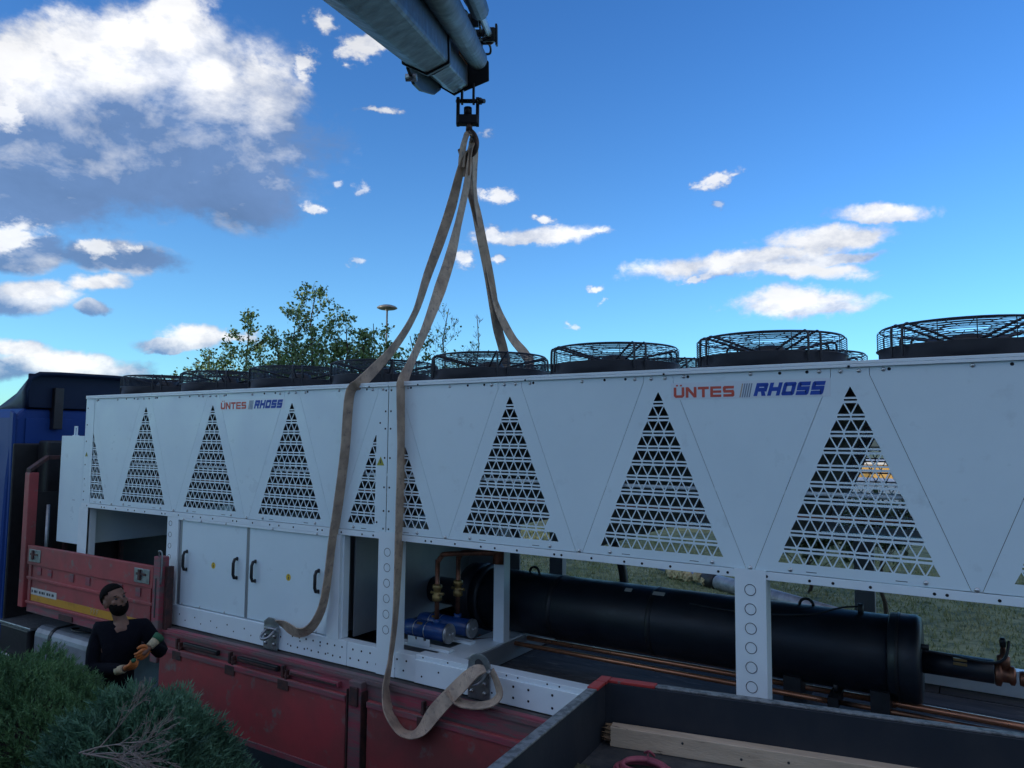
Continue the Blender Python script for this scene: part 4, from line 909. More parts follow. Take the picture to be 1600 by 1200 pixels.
# ------------------------------------------------------------------ crane boom and hook
bmr = thing('crane_boom', 'dark telescopic crane boom reaching down from the top of the picture to the hook', 'crane boom', tuple(at(735, 120, 1, 1.15)))
bd_ = ray(843, 259); sv = bd_.cross(up).normalized(); uv = sv.cross(bd_)
Vin = at(710, 147, 1, 1.05)                      # bottom ridge of the inner section at its tip
def bpart(mb, name, m_, bevel=0): return mb.build(name, M[m_], bmr, bevel)
def sect(o_, prof, L0, L1_): return MB().prism([o_-bd_*L0+sv*s+uv*u for s, u in prof], -bd_*(L1_-L0))
pin_ = [(0, 0), (.145, .075), (.145, .31), (.06, .37), (-.05, .37), (-.125, .31), (-.125, .07)]
def grow(pr, g, oy=0): return [(s*g, (u-.2)*g+.2+oy) for s, u in pr]
bpart(sect(Vin, pin_, 0, 1.6), 'inner_boom_section', 'boomin', .012)
bpart(sect(Vin, grow(pin_, 1.09), -.005, .03), 'tip_collar', 'boomedge', .004)
LO = 1.95
d1 = (at(668, 112, 1, (Vin-bd_*LO).y)-(Vin-bd_*LO))
po = [(.01, -.025), (.178, .052), (.178, .35), (.08, .43), (-.06, .43), (-.165, .35), (-.165, .05)]
bpart(sect(Vin, po, LO, 6.2), 'outer_boom_section', 'boom', .02)
bpart(sect(Vin, [(.01, -.042), (.192, .042), (.192, .36), (.08, .445), (-.06, .445), (-.18, .36), (-.18, .04)], LO-.03, LO+.05), 'section_collar', 'boomedge', .006)
cb = Vin-sv*.135
bpart(MB().prism([cb+uv*.04, cb-bd_*.5-uv*.05, cb-bd_*1.3-uv*.09, cb-bd_*1.65-uv*.07, cb-bd_*1.9+uv*.02, cb-bd_*1.85+uv*.12, cb+uv*.12], -sv*.03), 'bracket_plate', 'boomedge', .006)
bpart(MB().cyl(cb-bd_*1.75-uv*.03+sv*.03, cb-bd_*1.75-uv*.03-sv*.06, .03, 10), 'bracket_pin', 'galv')
# extension cylinder along the right side, and its rod
oc = Vin+sv*.26+uv*.30
bpart(MB().prism([Vin+sv*.10+uv*.02, Vin+sv*.36+uv*.12, Vin+sv*.36+uv*.30, Vin+sv*.30+uv*.36, Vin+sv*.10+uv*.36], -bd_*.03), 'tip_plate', 'boomedge', .006)
bpart(MB().lathe(oc-bd_*.22, -bd_, [(0, .08), (.01, .098), (6.2, .098)], 24), 'extension_cylinder', 'boom')
bpart(MB().cyl(oc-bd_*.03, oc-bd_*.24, .055, 16), 'cylinder_rod', 'boomin')
bpart(MB().obox(Vin+sv*.165-bd_*.65+uv*.26, bd_, sv, uv, .35, .006, .02), 'guide_strip', 'orange')
od = Vin+sv*.40+uv*.46
bpart(MB().cyl(od-bd_*.62, od-bd_*3.5, .032, 14), 'chrome_rod', 'chrome')
bpart(MB().cyl(od-bd_*1.7+uv*.0, od-bd_*3.5, .075, 14), 'upper_cylinder', 'boom')
bpart(MB().obox(od-bd_*.58, bd_, sv, uv, .05, .06, .06), 'rod_clevis', 'boomedge', .01)
bpart(MB().lathe(od-bd_*.54-uv*.02, bd_, [(0, .055), (.05, .055), (.07, .03)], 14), 'pulley', 'orange')
bpart(MB().obox(od-bd_*.56+sv*.07, bd_, sv, uv, .06, .01, .09), 'guard_plate', 'boomedge', .004)
for k_, (s0, u0) in enumerate(((.30, .42), (.335, .45), (.27, .44))):
    pts = [Vin+sv*(s0+.015*math.sin(i*1.3+k_))+uv*(u0+.02*math.sin(i*.9+k_*2))-bd_*(.15+i*.16) for i in range(16)]
    bpart(MB().tube(smoothpath(pts, 3), .011, 6), 'hydraulic_hose', 'plastic')
for L_ in (.35, .8, 1.3): bpart(MB().obox(Vin+sv*.32-bd_*L_+uv*.44, bd_, sv, uv, .02, .06, .03), 'hose_clamp', 'boomedge', .004)
bpart(MB().tube(smoothpath([oc-bd_*.2+sv*.05+uv*.05, oc-bd_*.15+sv*.12+uv*.06, oc-bd_*.3+sv*.13+uv*.11, oc-bd_*.5+sv*.08+uv*.14]), .012, 6), 'hydraulic_hose', 'plastic')
for L_ in (1.4, 2.6): bpart(MB().obox(Vin+sv*.25-bd_*L_+uv*.44, bd_, sv, uv, .03, .12, .05), 'cylinder_bracket', 'boomedge', .006)

hkx = at(732, 200, 1, 1.12)
hk = thing('crane_hook', 'swivel crane hook in a steel clevis hanging from the boom tip', 'crane hook', tuple(at(733, 175, 1, 1.12)))
def hp(px, py, dep=0.0): return at(px, py, 1, 1.12)+_fw*dep
rt = Vector((_rr.x, _rr.y, 0)).normalized(); dpv = Vector((_fw.x, _fw.y, 0)).normalized()
def hpart(mb, name, m_, bevel=0): return mb.build(name, M[m_], hk, bevel)
c1 = hp(731, 172)
for sgn, nm in ((-1, 'clevis_arm'), (1, 'clevis_arm')):
    hpart(MB().obox(c1+rt*sgn*.10+up*-.02, rt, dpv, up, .017, .035, .145), nm, 'boomedge', .006)
hpart(MB().obox(hp(731, 188), rt, dpv, up, .105, .045, .05), 'crosshead', 'boomedge', .012)
hpart(MB().cyl(hp(731, 180)+up*.0, hp(731, 173)+up*.03, .042, 12), 'swivel_nut', 'boomedge')
hpart(MB().cyl(hp(714, 158), hp(757, 158), .022, 12), 'clevis_pin', 'boomedge')
hpart(MB().cyl(hp(748, 158), hp(752, 158), .035, 6), 'pin_nut', 'boomedge')
for dx in (722, 740): hpart(MB().obox(hp(dx, 150)+up*.02, rt, dpv, up, .012, .04, .10), 'tip_lug', 'boomedge', .004)
hpart(MB().tube([hp(733, 190), hp(733, 206)], [.03, .036], 12), 'hook_shank', 'hook')
hkp = [hp(732, 203), hp(740, 210), hp(744, 221), hp(743, 233), hp(737, 241), hp(729, 243), hp(721, 240), hp(717, 234)]
hpart(MB().tube(smoothpath(hkp, 4), [.030-.015*max(0, (i-16)/12) for i in range(29)], 12), 'hook_body', 'hook')
hpart(MB().tube([hp(727, 207), hp(722, 222), hp(717, 240)], .008, 6), 'safety_latch', 'galv')

# ------------------------------------------------------------------ slings (flat webbing)
def ribbon(pts, W=.105, T=.009, name='webbing', parent=None):
    """pts: (px, py, y-plane, apparent width in photo px, turn)"""
    cps = [at(p[0], p[1], 1, p[2]) for p in pts]; ws = [p[3] for p in pts]
    path = smoothpath(cps, 7); wi = []
    for i in range(len(ws)-1): wi += [ws[i]+(ws[i+1]-ws[i])*j/7 for j in range(7)]
    wi.append(ws[-1]); mb = MB(); vs_ = []; prev = None
    for i, p in enumerate(path):
        t = (path[min(i+1, len(path)-1)]-path[max(i-1, 0)]).normalized(); vd = (p-CAM); dist = vd.dot(_fw); vd.normalize()
        side = t.cross(vd).normalized(); dep = side.cross(t).normalized()
        wa = min(W, wi[i]*dist/F_PX); wd = side*wa+dep*math.sqrt(max(0, W*W-wa*wa)); nn_ = wd.cross(t).normalized()
        if prev is not None and wd.dot(prev) < 0 and False: wd = -wd
        prev = wd
        vs_ += [p-wd/2-nn_*T/2, p+wd/2-nn_*T/2, p+wd/2+nn_*T/2, p-wd/2+nn_*T/2]
    n_ = len(path); fs = [(i*4+k, i*4+(k+1) % 4, (i+1)*4+(k+1) % 4, (i+1)*4+k) for i in range(n_-1) for k in range(4)]+[(0, 1, 2, 3), tuple((n_-1)*4+k for k in range(4))]
    mb.add(vs_, fs, False); return mb.build(name, M['sling'], parent)
GS = 'webbing slings on the crane hook'
s1 = thing('lifting_sling', 'worn beige sling draped left of the chiller joint, ending by the cabinet doors', 'sling', tuple(at(733, 240, 1, 1.1)), GS)
ribbon([(734, 236, 1.08, 7.6), (722, 258, 1.07, 10.1), (706, 320, 1.0, 15.1), (688, 375, .88, 15.1), (668, 430, .74, 12.6), (648, 490, .55, 8.4), (618, 540, .32, 10.9), (582, 580, .10, 16.0), (562, 600, -.022, 18.5), (548, 618, -.034, 17.6), (541, 700, -.036, 16.8), (531, 780, -.038, 16.8), (520, 850, -.05, 14.3), (512, 905, -.07, 10.9), (503, 950, -.09, 11.8), (486, 980, -.10, 13.4), (466, 988, -.11, 13.4), (445, 978, -.11, 11.8), (436, 975, -.10, 6.7)], .115, .009, 'webbing', s1)
s2 = thing('lifting_sling', 'worn beige webbing sling draped at the chiller joint and looping low over the red side', 'sling', tuple(at(735, 240, 1, 1.12)), GS)
ribbon([(736, 238, 1.12, 6.7), (729, 290, 1.04, 9.2), (716, 350, .93, 10.1), (704, 400, .80, 16.0), (688, 450, .66, 18.5), (670, 500, .42, 13.4), (654, 540, .25, 10.1), (640, 572, .09, 11.8), (630, 596, -.022, 17.6), (628, 612, -.034, 16.0), (628, 700, -.036, 13.4), (626, 790, -.038, 14.3), (623, 860, -.045, 11.8), (618, 960, -.07, 7.6), (610, 1030, -.12, 5.9), (603, 1075, -.20, 10.1), (607, 1110, -.24, 14.3), (622, 1138, -.26, 11.8), (640, 1147, -.26, 10.1), (660, 1138, -.25, 18.5), (680, 1112, -.24, 23.5), (705, 1085, -.22, 22.7), (728, 1062, -.20, 21.8), (745, 1048, -.17, 16.8), (758, 1045, -.13, 8.4)], .125, .009, 'webbing', s2)
ribbon([(700, 1078, -.215, 13.4), (716, 1096, -.20, 11.8), (740, 1102, -.19, 10.1), (766, 1099, -.18, 10.1), (780, 1086, -.16, 10.1), (776, 1065, -.15, 8.4), (768, 1048, -.14, 7.6)], .10, .009, 'sling_tail', s2)
s3 = thing('lifting_sling', 'worn beige webbing sling running behind the fans straight down from the hook', 'sling', tuple(at(738, 245, 1, 1.2)), GS)
ribbon([(738, 238, 1.15, 6.7), (736, 262, 1.2, 8.4), (734, 290, 1.3, 11.8), (744, 330, 1.4, 13.4), (752, 370, 1.5, 14.3), (764, 430, 1.75, 14.3), (772, 480, 1.95, 14.3), (778, 515, 2.15, 14.3), (786, 545, 2.35, 14.3), (791, 572, 2.425, 13.4), (792, 640, 2.43, 13.4), (793, 760, 2.44, 12.6)], .125, .009, 'webbing', s3)
s4 = thing('lifting_sling', 'worn beige webbing sling splitting off to the right behind the fans', 'sling', tuple(at(740, 245, 1, 1.2)), GS)
ribbon([(740, 236, 1.16, 5.0), (742, 300, 1.3, 5.9), (752, 372, 1.55, 5.0), (768, 450, 1.85, 5.9), (777, 482, 2.0, 10.1), (789, 508, 2.15, 11.8), (803, 532, 2.3, 11.8), (822, 556, 2.425, 14.3), (828, 580, 2.43, 13.4), (832, 760, 2.44, 13.4)], .12, .009, 'webbing', s4)

ribbon([(721, 262, 1.05, 10.1), (722, 244, 1.04, 9.2), (725, 224, 1.03, 7.6), (730, 211, 1.06, 5.9), (736, 213, 1.12, 6.7), (739, 228, 1.16, 8.4), (736, 246, 1.17, 10.1), (733, 262, 1.18, 10.9)], .10, .009, 'sling_eye', s1)
ribbon([(729, 275, 1.07, 10.1), (732, 250, 1.08, 7.6), (735, 232, 1.09, 6.7), (740, 222, 1.14, 6.7), (743, 236, 1.2, 7.6), (742, 262, 1.24, 6.7), (741, 290, 1.28, 6.7)], .10, .009, 'sling_eye', s2)
# ------------------------------------------------------------------ worker
HC = at(180, 938, 1, -.98)                       # head centre
man = thing('person', 'bearded man in a black jumper and orange gloves looking up beside the red truck side', 'person', (HC.x, HC.y, GZ))
rgt = rt; tow = -dpv
def mp(r_, u_, t_): return HC+rgt*r_+up*u_+tow*t_
def skin(name, chains, mat_, parent, sub=1, root=None):
    vs_, es, rs = [], [], []; idx = {}
    for chn in chains:
        prev = None
        for (key, p, r_) in chn:
            if key not in idx: idx[key] = len(vs_); vs_.append(tuple(p)); rs.append(r_)
            if prev is not None and prev != key: es.append((idx[prev], idx[key]))
            prev = key
    me = bpy.data.meshes.new(name); me.from_pydata(vs_, es, []); o = bpy.data.objects.new(name, me); COL.objects.link(o)
    md = o.modifiers.new('skin', 'SKIN'); md.use_smooth_shade = True
    sv_ = me.skin_vertices[0].data
    for i, r_ in enumerate(rs): sv_[i].radius = (r_, r_) if not isinstance(r_, tuple) else r_; sv_[i].use_root = (i == 0)
    ss = o.modifiers.new('sub', 'SUBSURF'); ss.levels = sub; ss.render_levels = sub
    dg_ = bpy.context.evaluated_depsgraph_get(); me2 = bpy.data.meshes.new_from_object(o.evaluated_get(dg_)); bpy.data.objects.remove(o)
    me2.name = name
    for p in me2.polygons: p.use_smooth = True
    return me2
J = dict(pelvis=mp(.03, -.86, -.02), waist=mp(.04, -.70, .0), chest=mp(.06, -.48, .03), upch=mp(.07, -.29, .0), neck0=mp(.06, -.19, -.01), neck1=mp(.03, -.11, .0), head=mp(0, .0, .0),
    shL=mp(-.12, -.25, .0), elL=mp(-.10, -.56, .14), wrL=mp(.25, -.51, .30), haL=mp(.33, -.485, .32), shR=mp(.25, -.235, -.03), elR=mp(.44, -.47, -.02), wrR=mp(.43, -.34, .18), haR=mp(.385, -.41, .26),
    hipL=mp(-.08, -.93, -.02), knL=mp(-.10, -1.33, .03), anL=mp(-.12, -1.72, -.02), hipR=mp(.14, -.93, -.02), knR=mp(.17, -1.33, .05), anR=mp(.20, -1.72, -.02))
fz_ = GZ+.06
for k_ in ('knL', 'knR'): J[k_].z = GZ+.50
for k_ in ('anL', 'anR'): J[k_].z = fz_+.03
J['toeL'] = Vector((J['anL'].x, J['anL'].y, fz_))+tow*.17+rgt*.03; J['toeR'] = Vector((J['anR'].x, J['anR'].y, fz_))+tow*.15+rgt*.08
def chn(*kr): return [(k, J[k], r_) for k, r_ in kr]
bodym = skin('body', [chn(('pelvis', .13), ('waist', .12), ('chest', .14), ('upch', .12), ('neck0', .065), ('neck1', .06), ('head', .07)),
    chn(('upch', .12), ('shL', .065), ('elL', .043), ('wrL', .030), ('haL', .03)), chn(('upch', .12), ('shR', .065), ('elR', .043), ('wrR', .030), ('haR', .03)),
    chn(('pelvis', .13), ('hipL', .09), ('knL', .06), ('anL', .04), ('toeL', .035)), chn(('pelvis', .13), ('hipR', .09), ('knR', .06), ('anR', .04), ('toeR', .035))], None, None)
# head shape fused to the body
hf = (rgt*.80+tow*.55+up*.34).normalized()       # where the face points
_up = (up-rgt*.30).normalized(); hr_ = hf.cross(_up).normalized(); hu_ = hr_.cross(hf).normalized()
hu_ = (hu_-hr_*.0).normalized()
HS = 1.14
def hd(r_, u_, f_): return HC+(hr_*r_+hu_*u_+hf*f_)*HS
bmh = bmesh.new(); bmh.from_mesh(bodym)
def addball(c, rad, ax=None, seg=20):
    rr_ = bmesh.ops.create_uvsphere(bmh, u_segments=seg, v_segments=seg//2+2, radius=1.0)
    for v in rr_['verts']: v.co = Vector(c)+(hr_*v.co.x*rad[0]+hf*v.co.y*rad[1]+hu_*v.co.z*rad[2])*HS
addball(hd(0, .03, -.01), (.077, .098, .095)); addball(hd(0, -.035, .02), (.062, .075, .085)); addball(hd(0, -.085, .048), (.035, .035, .03))
addball(hd(0, -.012, .098), (.013, .024, .026), seg=10); addball(hd(0, .022, .083), (.045, .016, .011), seg=10)
for s in (-1, 1): addball(hd(s*.078, -.01, -.01), (.012, .022, .034), seg=10); addball(hd(s*.04, -.02, .06), (.024, .024, .02), seg=10)
addball(hd(0, -.058, .083), (.022, .012, .008), seg=10)
me_ = bpy.data.meshes.new('body'); bmh.to_mesh(me_); bmh.free()
bo = put('body', me_, M['skin'], man); rmd = bo.modifiers.new('r', 'REMESH'); rmd.mode = 'VOXEL'; rmd.voxel_size = .009; rmd.use_smooth_shade = True
smd = bo.modifiers.new('s', 'SMOOTH'); smd.iterations = 2; smd.factor = .4
def ball(c, rad, name, m_, seg=16, cut=None):
    b_ = bmesh.new(); bmesh.ops.create_uvsphere(b_, u_segments=seg, v_segments=seg//2+2, radius=1.0)
    for v in list(b_.verts): v.co = Vector(c)+(hr_*v.co.x*rad[0]+hf*v.co.y*rad[1]+hu_*v.co.z*rad[2])*HS
    if cut: bmesh.ops.delete(b_, geom=[v for v in b_.verts if cut(v.co-HC)], context='VERTS')
    me = bpy.data.meshes.new(name); b_.to_mesh(me); b_.free()
    for p in me.polygons: p.use_smooth = True
    return put(name, me, M[m_], man)
hairo = ball(hd(0, .042, -.022), (.086, .104, .098), 'hair', 'hair', 28, lambda d: (d.dot(hu_) < .040+max(0, d.dot(hf))*.40+random.uniform(-.007, .007) and d.dot(hf) > -.035) or d.dot(hu_) < -.075)
sol = hairo.modifiers.new('s', 'SOLIDIFY'); sol.thickness = .008; sol.offset = -1
beard = ball(hd(0, -.052, .027), (.066, .078, .078), 'beard', 'hair', 28, lambda d: (d.dot(hu_) > -.064+abs(d.dot(hr_))*.5+random.uniform(-.006, .006) and not (d.dot(hu_) < .01 and abs(d.dot(hr_)) > .062)) or d.dot(hf) < -.02)
sol = beard.modifiers.new('s', 'SOLIDIFY'); sol.thickness = .003; sol.offset = 0
for s in (-1, 1):
    ball(hd(s*.032, .004, .080), (.011, .007, .008), 'eye', 'ink', 10); ball(hd(s*.034, .026, .087), (.020, .006, .004), 'eyebrow', 'hair', 10)
# clothing
swm = skin('jumper', [chn(('waist', .155), ('chest', .165), ('upch', .140)), chn(('upch', .140), ('shL', .092), ('elL', .068), ('wrL', .048)), chn(('upch', .140), ('shR', .092), ('elR', .068), ('wrR', .048)),
    [('waist', J['waist'], .155), ('hem', mp(.03, -.92, -.02), .165)]], None, None)
put('jumper', swm, M['sweater'], man)
trm = skin('trousers', [[('p', J['pelvis'], .15), ('hl', J['hipL'], .11), ('kl', J['knL'], .085), ('al', J['anL']+up*.02, .075)], [('p', J['pelvis'], .15), ('hr', J['hipR'], .11), ('kr', J['knR'], .085), ('ar', J['anR']+up*.02, .075)]], None, None)
put('trousers', trm, M['jeans'], man)
for s in ('L', 'R'):
    put('shoe', skin('shoe', [[('h', Vector((J['an'+s].x, J['an'+s].y, GZ+.055))-tow*.06, .05), ('m', (J['toe'+s]+J['an'+s])/2, .055), ('t', J['toe'+s]+tow*.04, .045)]], None, None), M['plastic'], man)
# gloved hands: palm + five fingers each
def hand(wr, pa, palm_n, curl, m_, cuffm):
    d = (pa-wr).normalized(); n_ = (palm_n-d*palm_n.dot(d)).normalized(); s_ = d.cross(n_).normalized()
    ch_ = []; base = wr+d*.015
    for i, (o_, l_) in enumerate(((-.033, .062), (-.011, .072), (.011, .068), (.033, .052))):
        k0 = wr+d*.045+s_*o_*.6; k1 = wr+d*.095+s_*o_; a1 = curl; p1 = k1+(d*math.cos(a1)+n_*math.sin(a1))*l_*.5; p2 = p1+(d*math.cos(a1*2.1)+n_*math.sin(a1*2.1))*l_*.55
        ch_.append([('b', base, .034), (f'k{i}', k0, .024), (f'a{i}', k1, .0165), (f'c{i}', p1, .0135), (f'e{i}', p2, .011)])
    th0 = wr+d*.035-s_*.03; th1 = wr+d*.06-s_*.055+n_*.02; th2 = wr+d*.09-s_*.055+n_*.045
    ch_.append([('b', base, .034), ('t0', th0, .021), ('t1', th1, .016), ('t2', th2, .012)])
    put('glove', skin('glove', ch_, None, None, 1), M[m_], man)
    MB().tube([wr-d*.055, wr-d*.02, wr+d*.02], [.040, .037, .035], 12).build('glove_cuff', M[cuffm], man)
hand(J['wrL'], J['haL'], (up*.6+rgt*.3-tow*.2), .75, 'glove', 'cuff')
hand(J['wrR'], J['haR'], (-up*.5+tow*.5-rgt*.4), .6, 'glove', 'cuff')
MB().tube([J['wrR']-(J['haR']-J['wrR']).normalized()*.10, J['wrR']-(J['haR']-J['wrR']).normalized()*.05], [.050, .042], 12).build('green_cuff', M['greencuff'], man)
hold = (J['haL']+J['haR'])/2+tow*.04
ball(hold+up*.02, (.02, .012, .016), 'glove_badge', 'greencuff', 10)

# ------------------------------------------------------------------ junipers
def juniper(name, label, cx_, cy_, cz_, rx, ry, rz, n, m_, seed, spray=.11, group='junipers on the bank', lobes=None, avoid=None):
    rg_ = np.random.default_rng(seed); t = thing(name, label, 'juniper', (cx_, cy_, cz_), group)
    u = rg_.normal(size=(n, 3)); u[:, 2] = np.abs(u[:, 2])*1.0; u /= np.linalg.norm(u, axis=1)[:, None]
    ph = rg_.uniform(0, 6.28, (6,)); fr = rg_.uniform(2, 6, (6, 3)); lump = sum(np.sin(u@fr[i]*1.7+ph[i]) for i in range(6))/6
    lump2 = np.sin(u@np.array([13., 9, 11])+ph[0])*np.sin(u@np.array([-9., 14, 7])+ph[1])
    s = 1+.12*lump+.06*lump2-rg_.random(n)**2*.22
    base = u*s[:, None]*np.array([rx, ry, rz])+np.array([cx_, cy_, cz_])
    if avoid is not None:
        keep = ~avoid(base); base = base[keep]; u = u[keep]; n = len(base)
    nrm = u/np.array([rx, ry, rz]); nrm /= np.linalg.norm(nrm, axis=1)[:, None]
    d = nrm*.75+rg_.normal(0, .38, (n, 3))+np.array([0, 0, .35]); d /= np.linalg.norm(d, axis=1)[:, None]
    ln = spray*rg_.uniform(.5, 1.3, n); K = 9; V = []
    for k in range(K):                           # each sprig: a stem needle plus side needles
        f = k/(K-1); sd_ = rg_.normal(size=(n, 3)); sd_ -= d*(sd_*d).sum(1)[:, None]; sd_ /= np.linalg.norm(sd_, axis=1)[:, None]
        root = base+d*(ln*f*.75)[:, None]; dirk = d*.85+sd_*(.55 if k < K-1 else .05); l = ln*(.42-.12*f)
        w_ = np.cross(dirk, rg_.normal(size=(n, 3))); w_ /= np.linalg.norm(w_, axis=1)[:, None]; ww = (spray*.045)
        V.append(np.stack([root-w_*ww, root+w_*ww, root+dirk*l[:, None]], 1))
    V = np.concatenate(V).reshape(-1, 3)
    put('foliage', np_mesh('foliage', V, 3), M[m_], t, kind='stuff')
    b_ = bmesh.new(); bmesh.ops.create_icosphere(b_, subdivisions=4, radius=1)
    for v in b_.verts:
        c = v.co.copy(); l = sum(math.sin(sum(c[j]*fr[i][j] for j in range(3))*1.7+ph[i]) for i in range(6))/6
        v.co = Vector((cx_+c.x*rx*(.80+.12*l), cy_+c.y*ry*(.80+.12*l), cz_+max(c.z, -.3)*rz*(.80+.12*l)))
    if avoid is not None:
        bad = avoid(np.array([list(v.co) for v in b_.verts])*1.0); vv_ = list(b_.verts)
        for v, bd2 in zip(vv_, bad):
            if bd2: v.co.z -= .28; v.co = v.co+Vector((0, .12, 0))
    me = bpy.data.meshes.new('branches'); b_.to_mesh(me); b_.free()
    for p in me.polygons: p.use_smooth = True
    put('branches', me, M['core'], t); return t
juniper('juniper', 'dense bright green juniper mound at the left edge of the bank', 2.15, -2.15, -.75, 1.40, .70, 1.12, 21000, 'juniper', 3, .085)
DC = at(255, 1150, 1, -2.85)
def av(p):
    q = (p-np.array(DC))/np.array([.34, .36, .22]); return (q**2).sum(1) < 1
jb = juniper('juniper', 'blue green juniper with feathery sprigs and a bare patch of dead twigs', 3.93, -2.35, -.55, .60, .60, 1.04, 15000, 'juniper_blue', 5, .115, avoid=av)
juniper('juniper', 'low feathery juniper at the bottom left corner in front of the others', 2.95, -3.05, -.55, .80, .50, .78, 9000, 'juniper', 9, .11)
dt = MB()
def dtwig(p, d, ln, r_, lev):
    pts = [p]; dd = d.copy()
    for i in range(4):
        dd = (dd+Vector((random.uniform(-.22, .22), random.uniform(-.12, .12), random.uniform(-.2, .2)))).normalized(); pts.append(pts[-1]+dd*ln/4)
    dt.tube(pts, [max(.0009, r_*(1-.2*i)) for i in range(5)], 4 if lev else 6, cap=False)
    if lev < 3:
        for q in range((6, 4, 3)[lev]):
            i = random.randint(1, 3); f = random.random(); pp = pts[i].lerp(pts[i+1], f)
            dv = (dd+Vector((random.uniform(-.6, .6), random.uniform(-.35, .25), random.uniform(-.5, .45)))).normalized(); dtwig(pp, dv, ln*random.uniform(.35, .55), r_*.6, lev+1)
D0 = at(142, 1178, 1, -2.92)
for ax_, az_ in ((1, .34), (1, .24), (1, .13), (1, .02), (1, -.10), (.9, .45)):
    dtwig(D0+Vector((random.uniform(-.03, .03), random.uniform(-.05, .05), random.uniform(-.02, .02))), (rt*ax_+up*az_-dpv*.12).normalized(), random.uniform(.26, .36), .0042, 0)
put('dead_twigs', dt.mesh('dead_twigs'), M['deadwood'], jb, kind='stuff')

# ------------------------------------------------------------------ trees behind
LEAF = []
def tree(name, label, base, top, spread, seed, nb_=13, leafn=26, lsize=.085, bare=0.0, group='young trees behind the chiller', zmin=2.4, lm='leaf', th_=.06, crowded=1.0):
    rd = random.Random(seed); t = thing(name, label, 'tree', tuple(base), group); tm = MB(); leaves = []
    base = Vector(base); top = Vector(top); H = (top-base).length
    def twig(p, d, ln, r, lev):
        n_ = 5; pts = [p]; dd = d.copy()
        for i in range(n_):
            dd = (dd+Vector((rd.uniform(-.16, .16), rd.uniform(-.16, .16), rd.uniform(-.02, .16)))).normalized(); pts.append(pts[-1]+dd*ln/n_)
        tm.tube(pts, [max(.003, r*(1-.8*i/n_)) for i in range(n_+1)], 5 if lev < 2 else 3, cap=False)
        if lev >= 1:
            for q in range(int(leafn*(1 if lev == 2 else .5)*(ln/.8)*(1 if rd.random() > bare else .25))):
                f = rd.uniform(.15, 1)*n_; i = min(n_-1, int(f)); pp = pts[i].lerp(pts[i+1], f-i); leaves.append(pp+Vector((rd.gauss(0, .05), rd.gauss(0, .05), rd.gauss(0, .05))))
        if lev < 2:
            for q in range(int((5 if lev == 0 else 4)*crowded)):
                f = rd.uniform(.3, .98)*n_; i = min(n_-1, int(f)); pp = pts[i].lerp(pts[i+1], f-i)
                a_ = rd.uniform(0, 6.28); dv = (dd*.7+Vector((math.cos(a_), math.sin(a_), rd.uniform(-.1, .7)))*.65).normalized(); twig(pp, dv, ln*rd.uniform(.4, .62), r*.5, lev+1)
    tp_ = [base.lerp(top, i/8)+Vector((rd.uniform(-.1, .1), rd.uniform(-.1, .1), 0))*(i > 0) for i in range(9)]
    tm.tube(tp_, [th_*(1-.9*i/8)+.004 for i in range(9)], 8, cap=False)
    for q in range(nb_):
        f = .30+.66*(q+rd.random())/nb_; i = min(7, int(f*8)); pp = tp_[i].lerp(tp_[i+1], f*8-i); a_ = rd.uniform(0, 6.28)
        dv = Vector((math.cos(a_), math.sin(a_), rd.uniform(.3, .9))).normalized(); twig(pp, dv, spread*(1.12-f)**1.35*1.25*rd.uniform(.7, 1.2)+.18, th_*.35*(1.1-f), 0)
    # a leafy leader
    for q in range(leafn): f = rd.uniform(.75, 1)*8; i = min(7, int(f)); leaves.append(tp_[i].lerp(tp_[i+1], f-i)+Vector((rd.gauss(0, .07), rd.gauss(0, .07), rd.gauss(0, .05))))
    put('trunk', tm.mesh('trunk'), M['bark'], t)
    Lp = np.array([list(p) for p in leaves]); n_ = len(Lp); rg_ = np.random.default_rng(seed); d1_ = rg_.normal(size=(n_, 3)); d1_[:, 2] -= .4; d1_ /= np.linalg.norm(d1_, axis=1)[:, None]
    w_ = np.cross(d1_, rg_.normal(size=(n_, 3))); w_ /= np.linalg.norm(w_, axis=1)[:, None]; s_ = (lsize*rg_.uniform(.6, 1.25, n_))[:, None]
    V = np.stack([Lp, Lp+d1_*s_*.5+w_*s_*.36, Lp+d1_*s_, Lp+d1_*s_*.5-w_*s_*.36], 1).reshape(-1, 3)
    put('crown', np_mesh('crown', V, 4), M[lm], t, kind='stuff'); return t
def gp(px, y): p = at(px, 690, 1, y); return Vector((p.x, p.y, GZ))
tree('young_tree', 'tallest leafy young tree behind the fans, left of the slings', gp(500, 9), at(487, 450, 1, 9), 2.5, 11, 26, 17, .105)
tree('young_tree', 'slender leafy tree with one tall spike, left of the tallest tree', gp(392, 9.5), at(387, 482, 1, 9.5), 1.9, 12, 24, 20, .105)
tree('young_tree', 'low arching tree with a thin bare twig reaching left above the truck cab', gp(345, 10), at(325, 545, 1, 10), 2.2, 23, 20, 18, .10, .2)
tree('young_tree', 'leafy young tree beside the mushroom lamp, behind the slings', gp(585, 10), at(583, 505, 1, 10), 2.2, 14, 24, 20, .105, .1)
tree('young_tree', 'sparse upright sapling with bare shoots right of the slings', gp(705, 10), at(695, 482, 1, 10), 1.8, 15, 22, 8, .08, .4, th_=.05)
tree('young_tree', 'thin sparse sapling leaning right, farthest right of the trees', gp(728, 11), at(745, 492, 1, 11), 1.2, 16, 16, 8, .08, .4, th_=.045)
tree('young_tree', 'leafy low tree between the mushroom lamp and the sparse saplings', gp(640, 10), at(645, 525, 1, 10), 2.1, 18, 18, 13, .10, .2)
tree('young_tree', 'low leafy tree filling the gap between the spiky tree and the tallest one', gp(435, 9.3), at(437, 515, 1, 9.3), 2.3, 19, 22, 22, .10, .1)
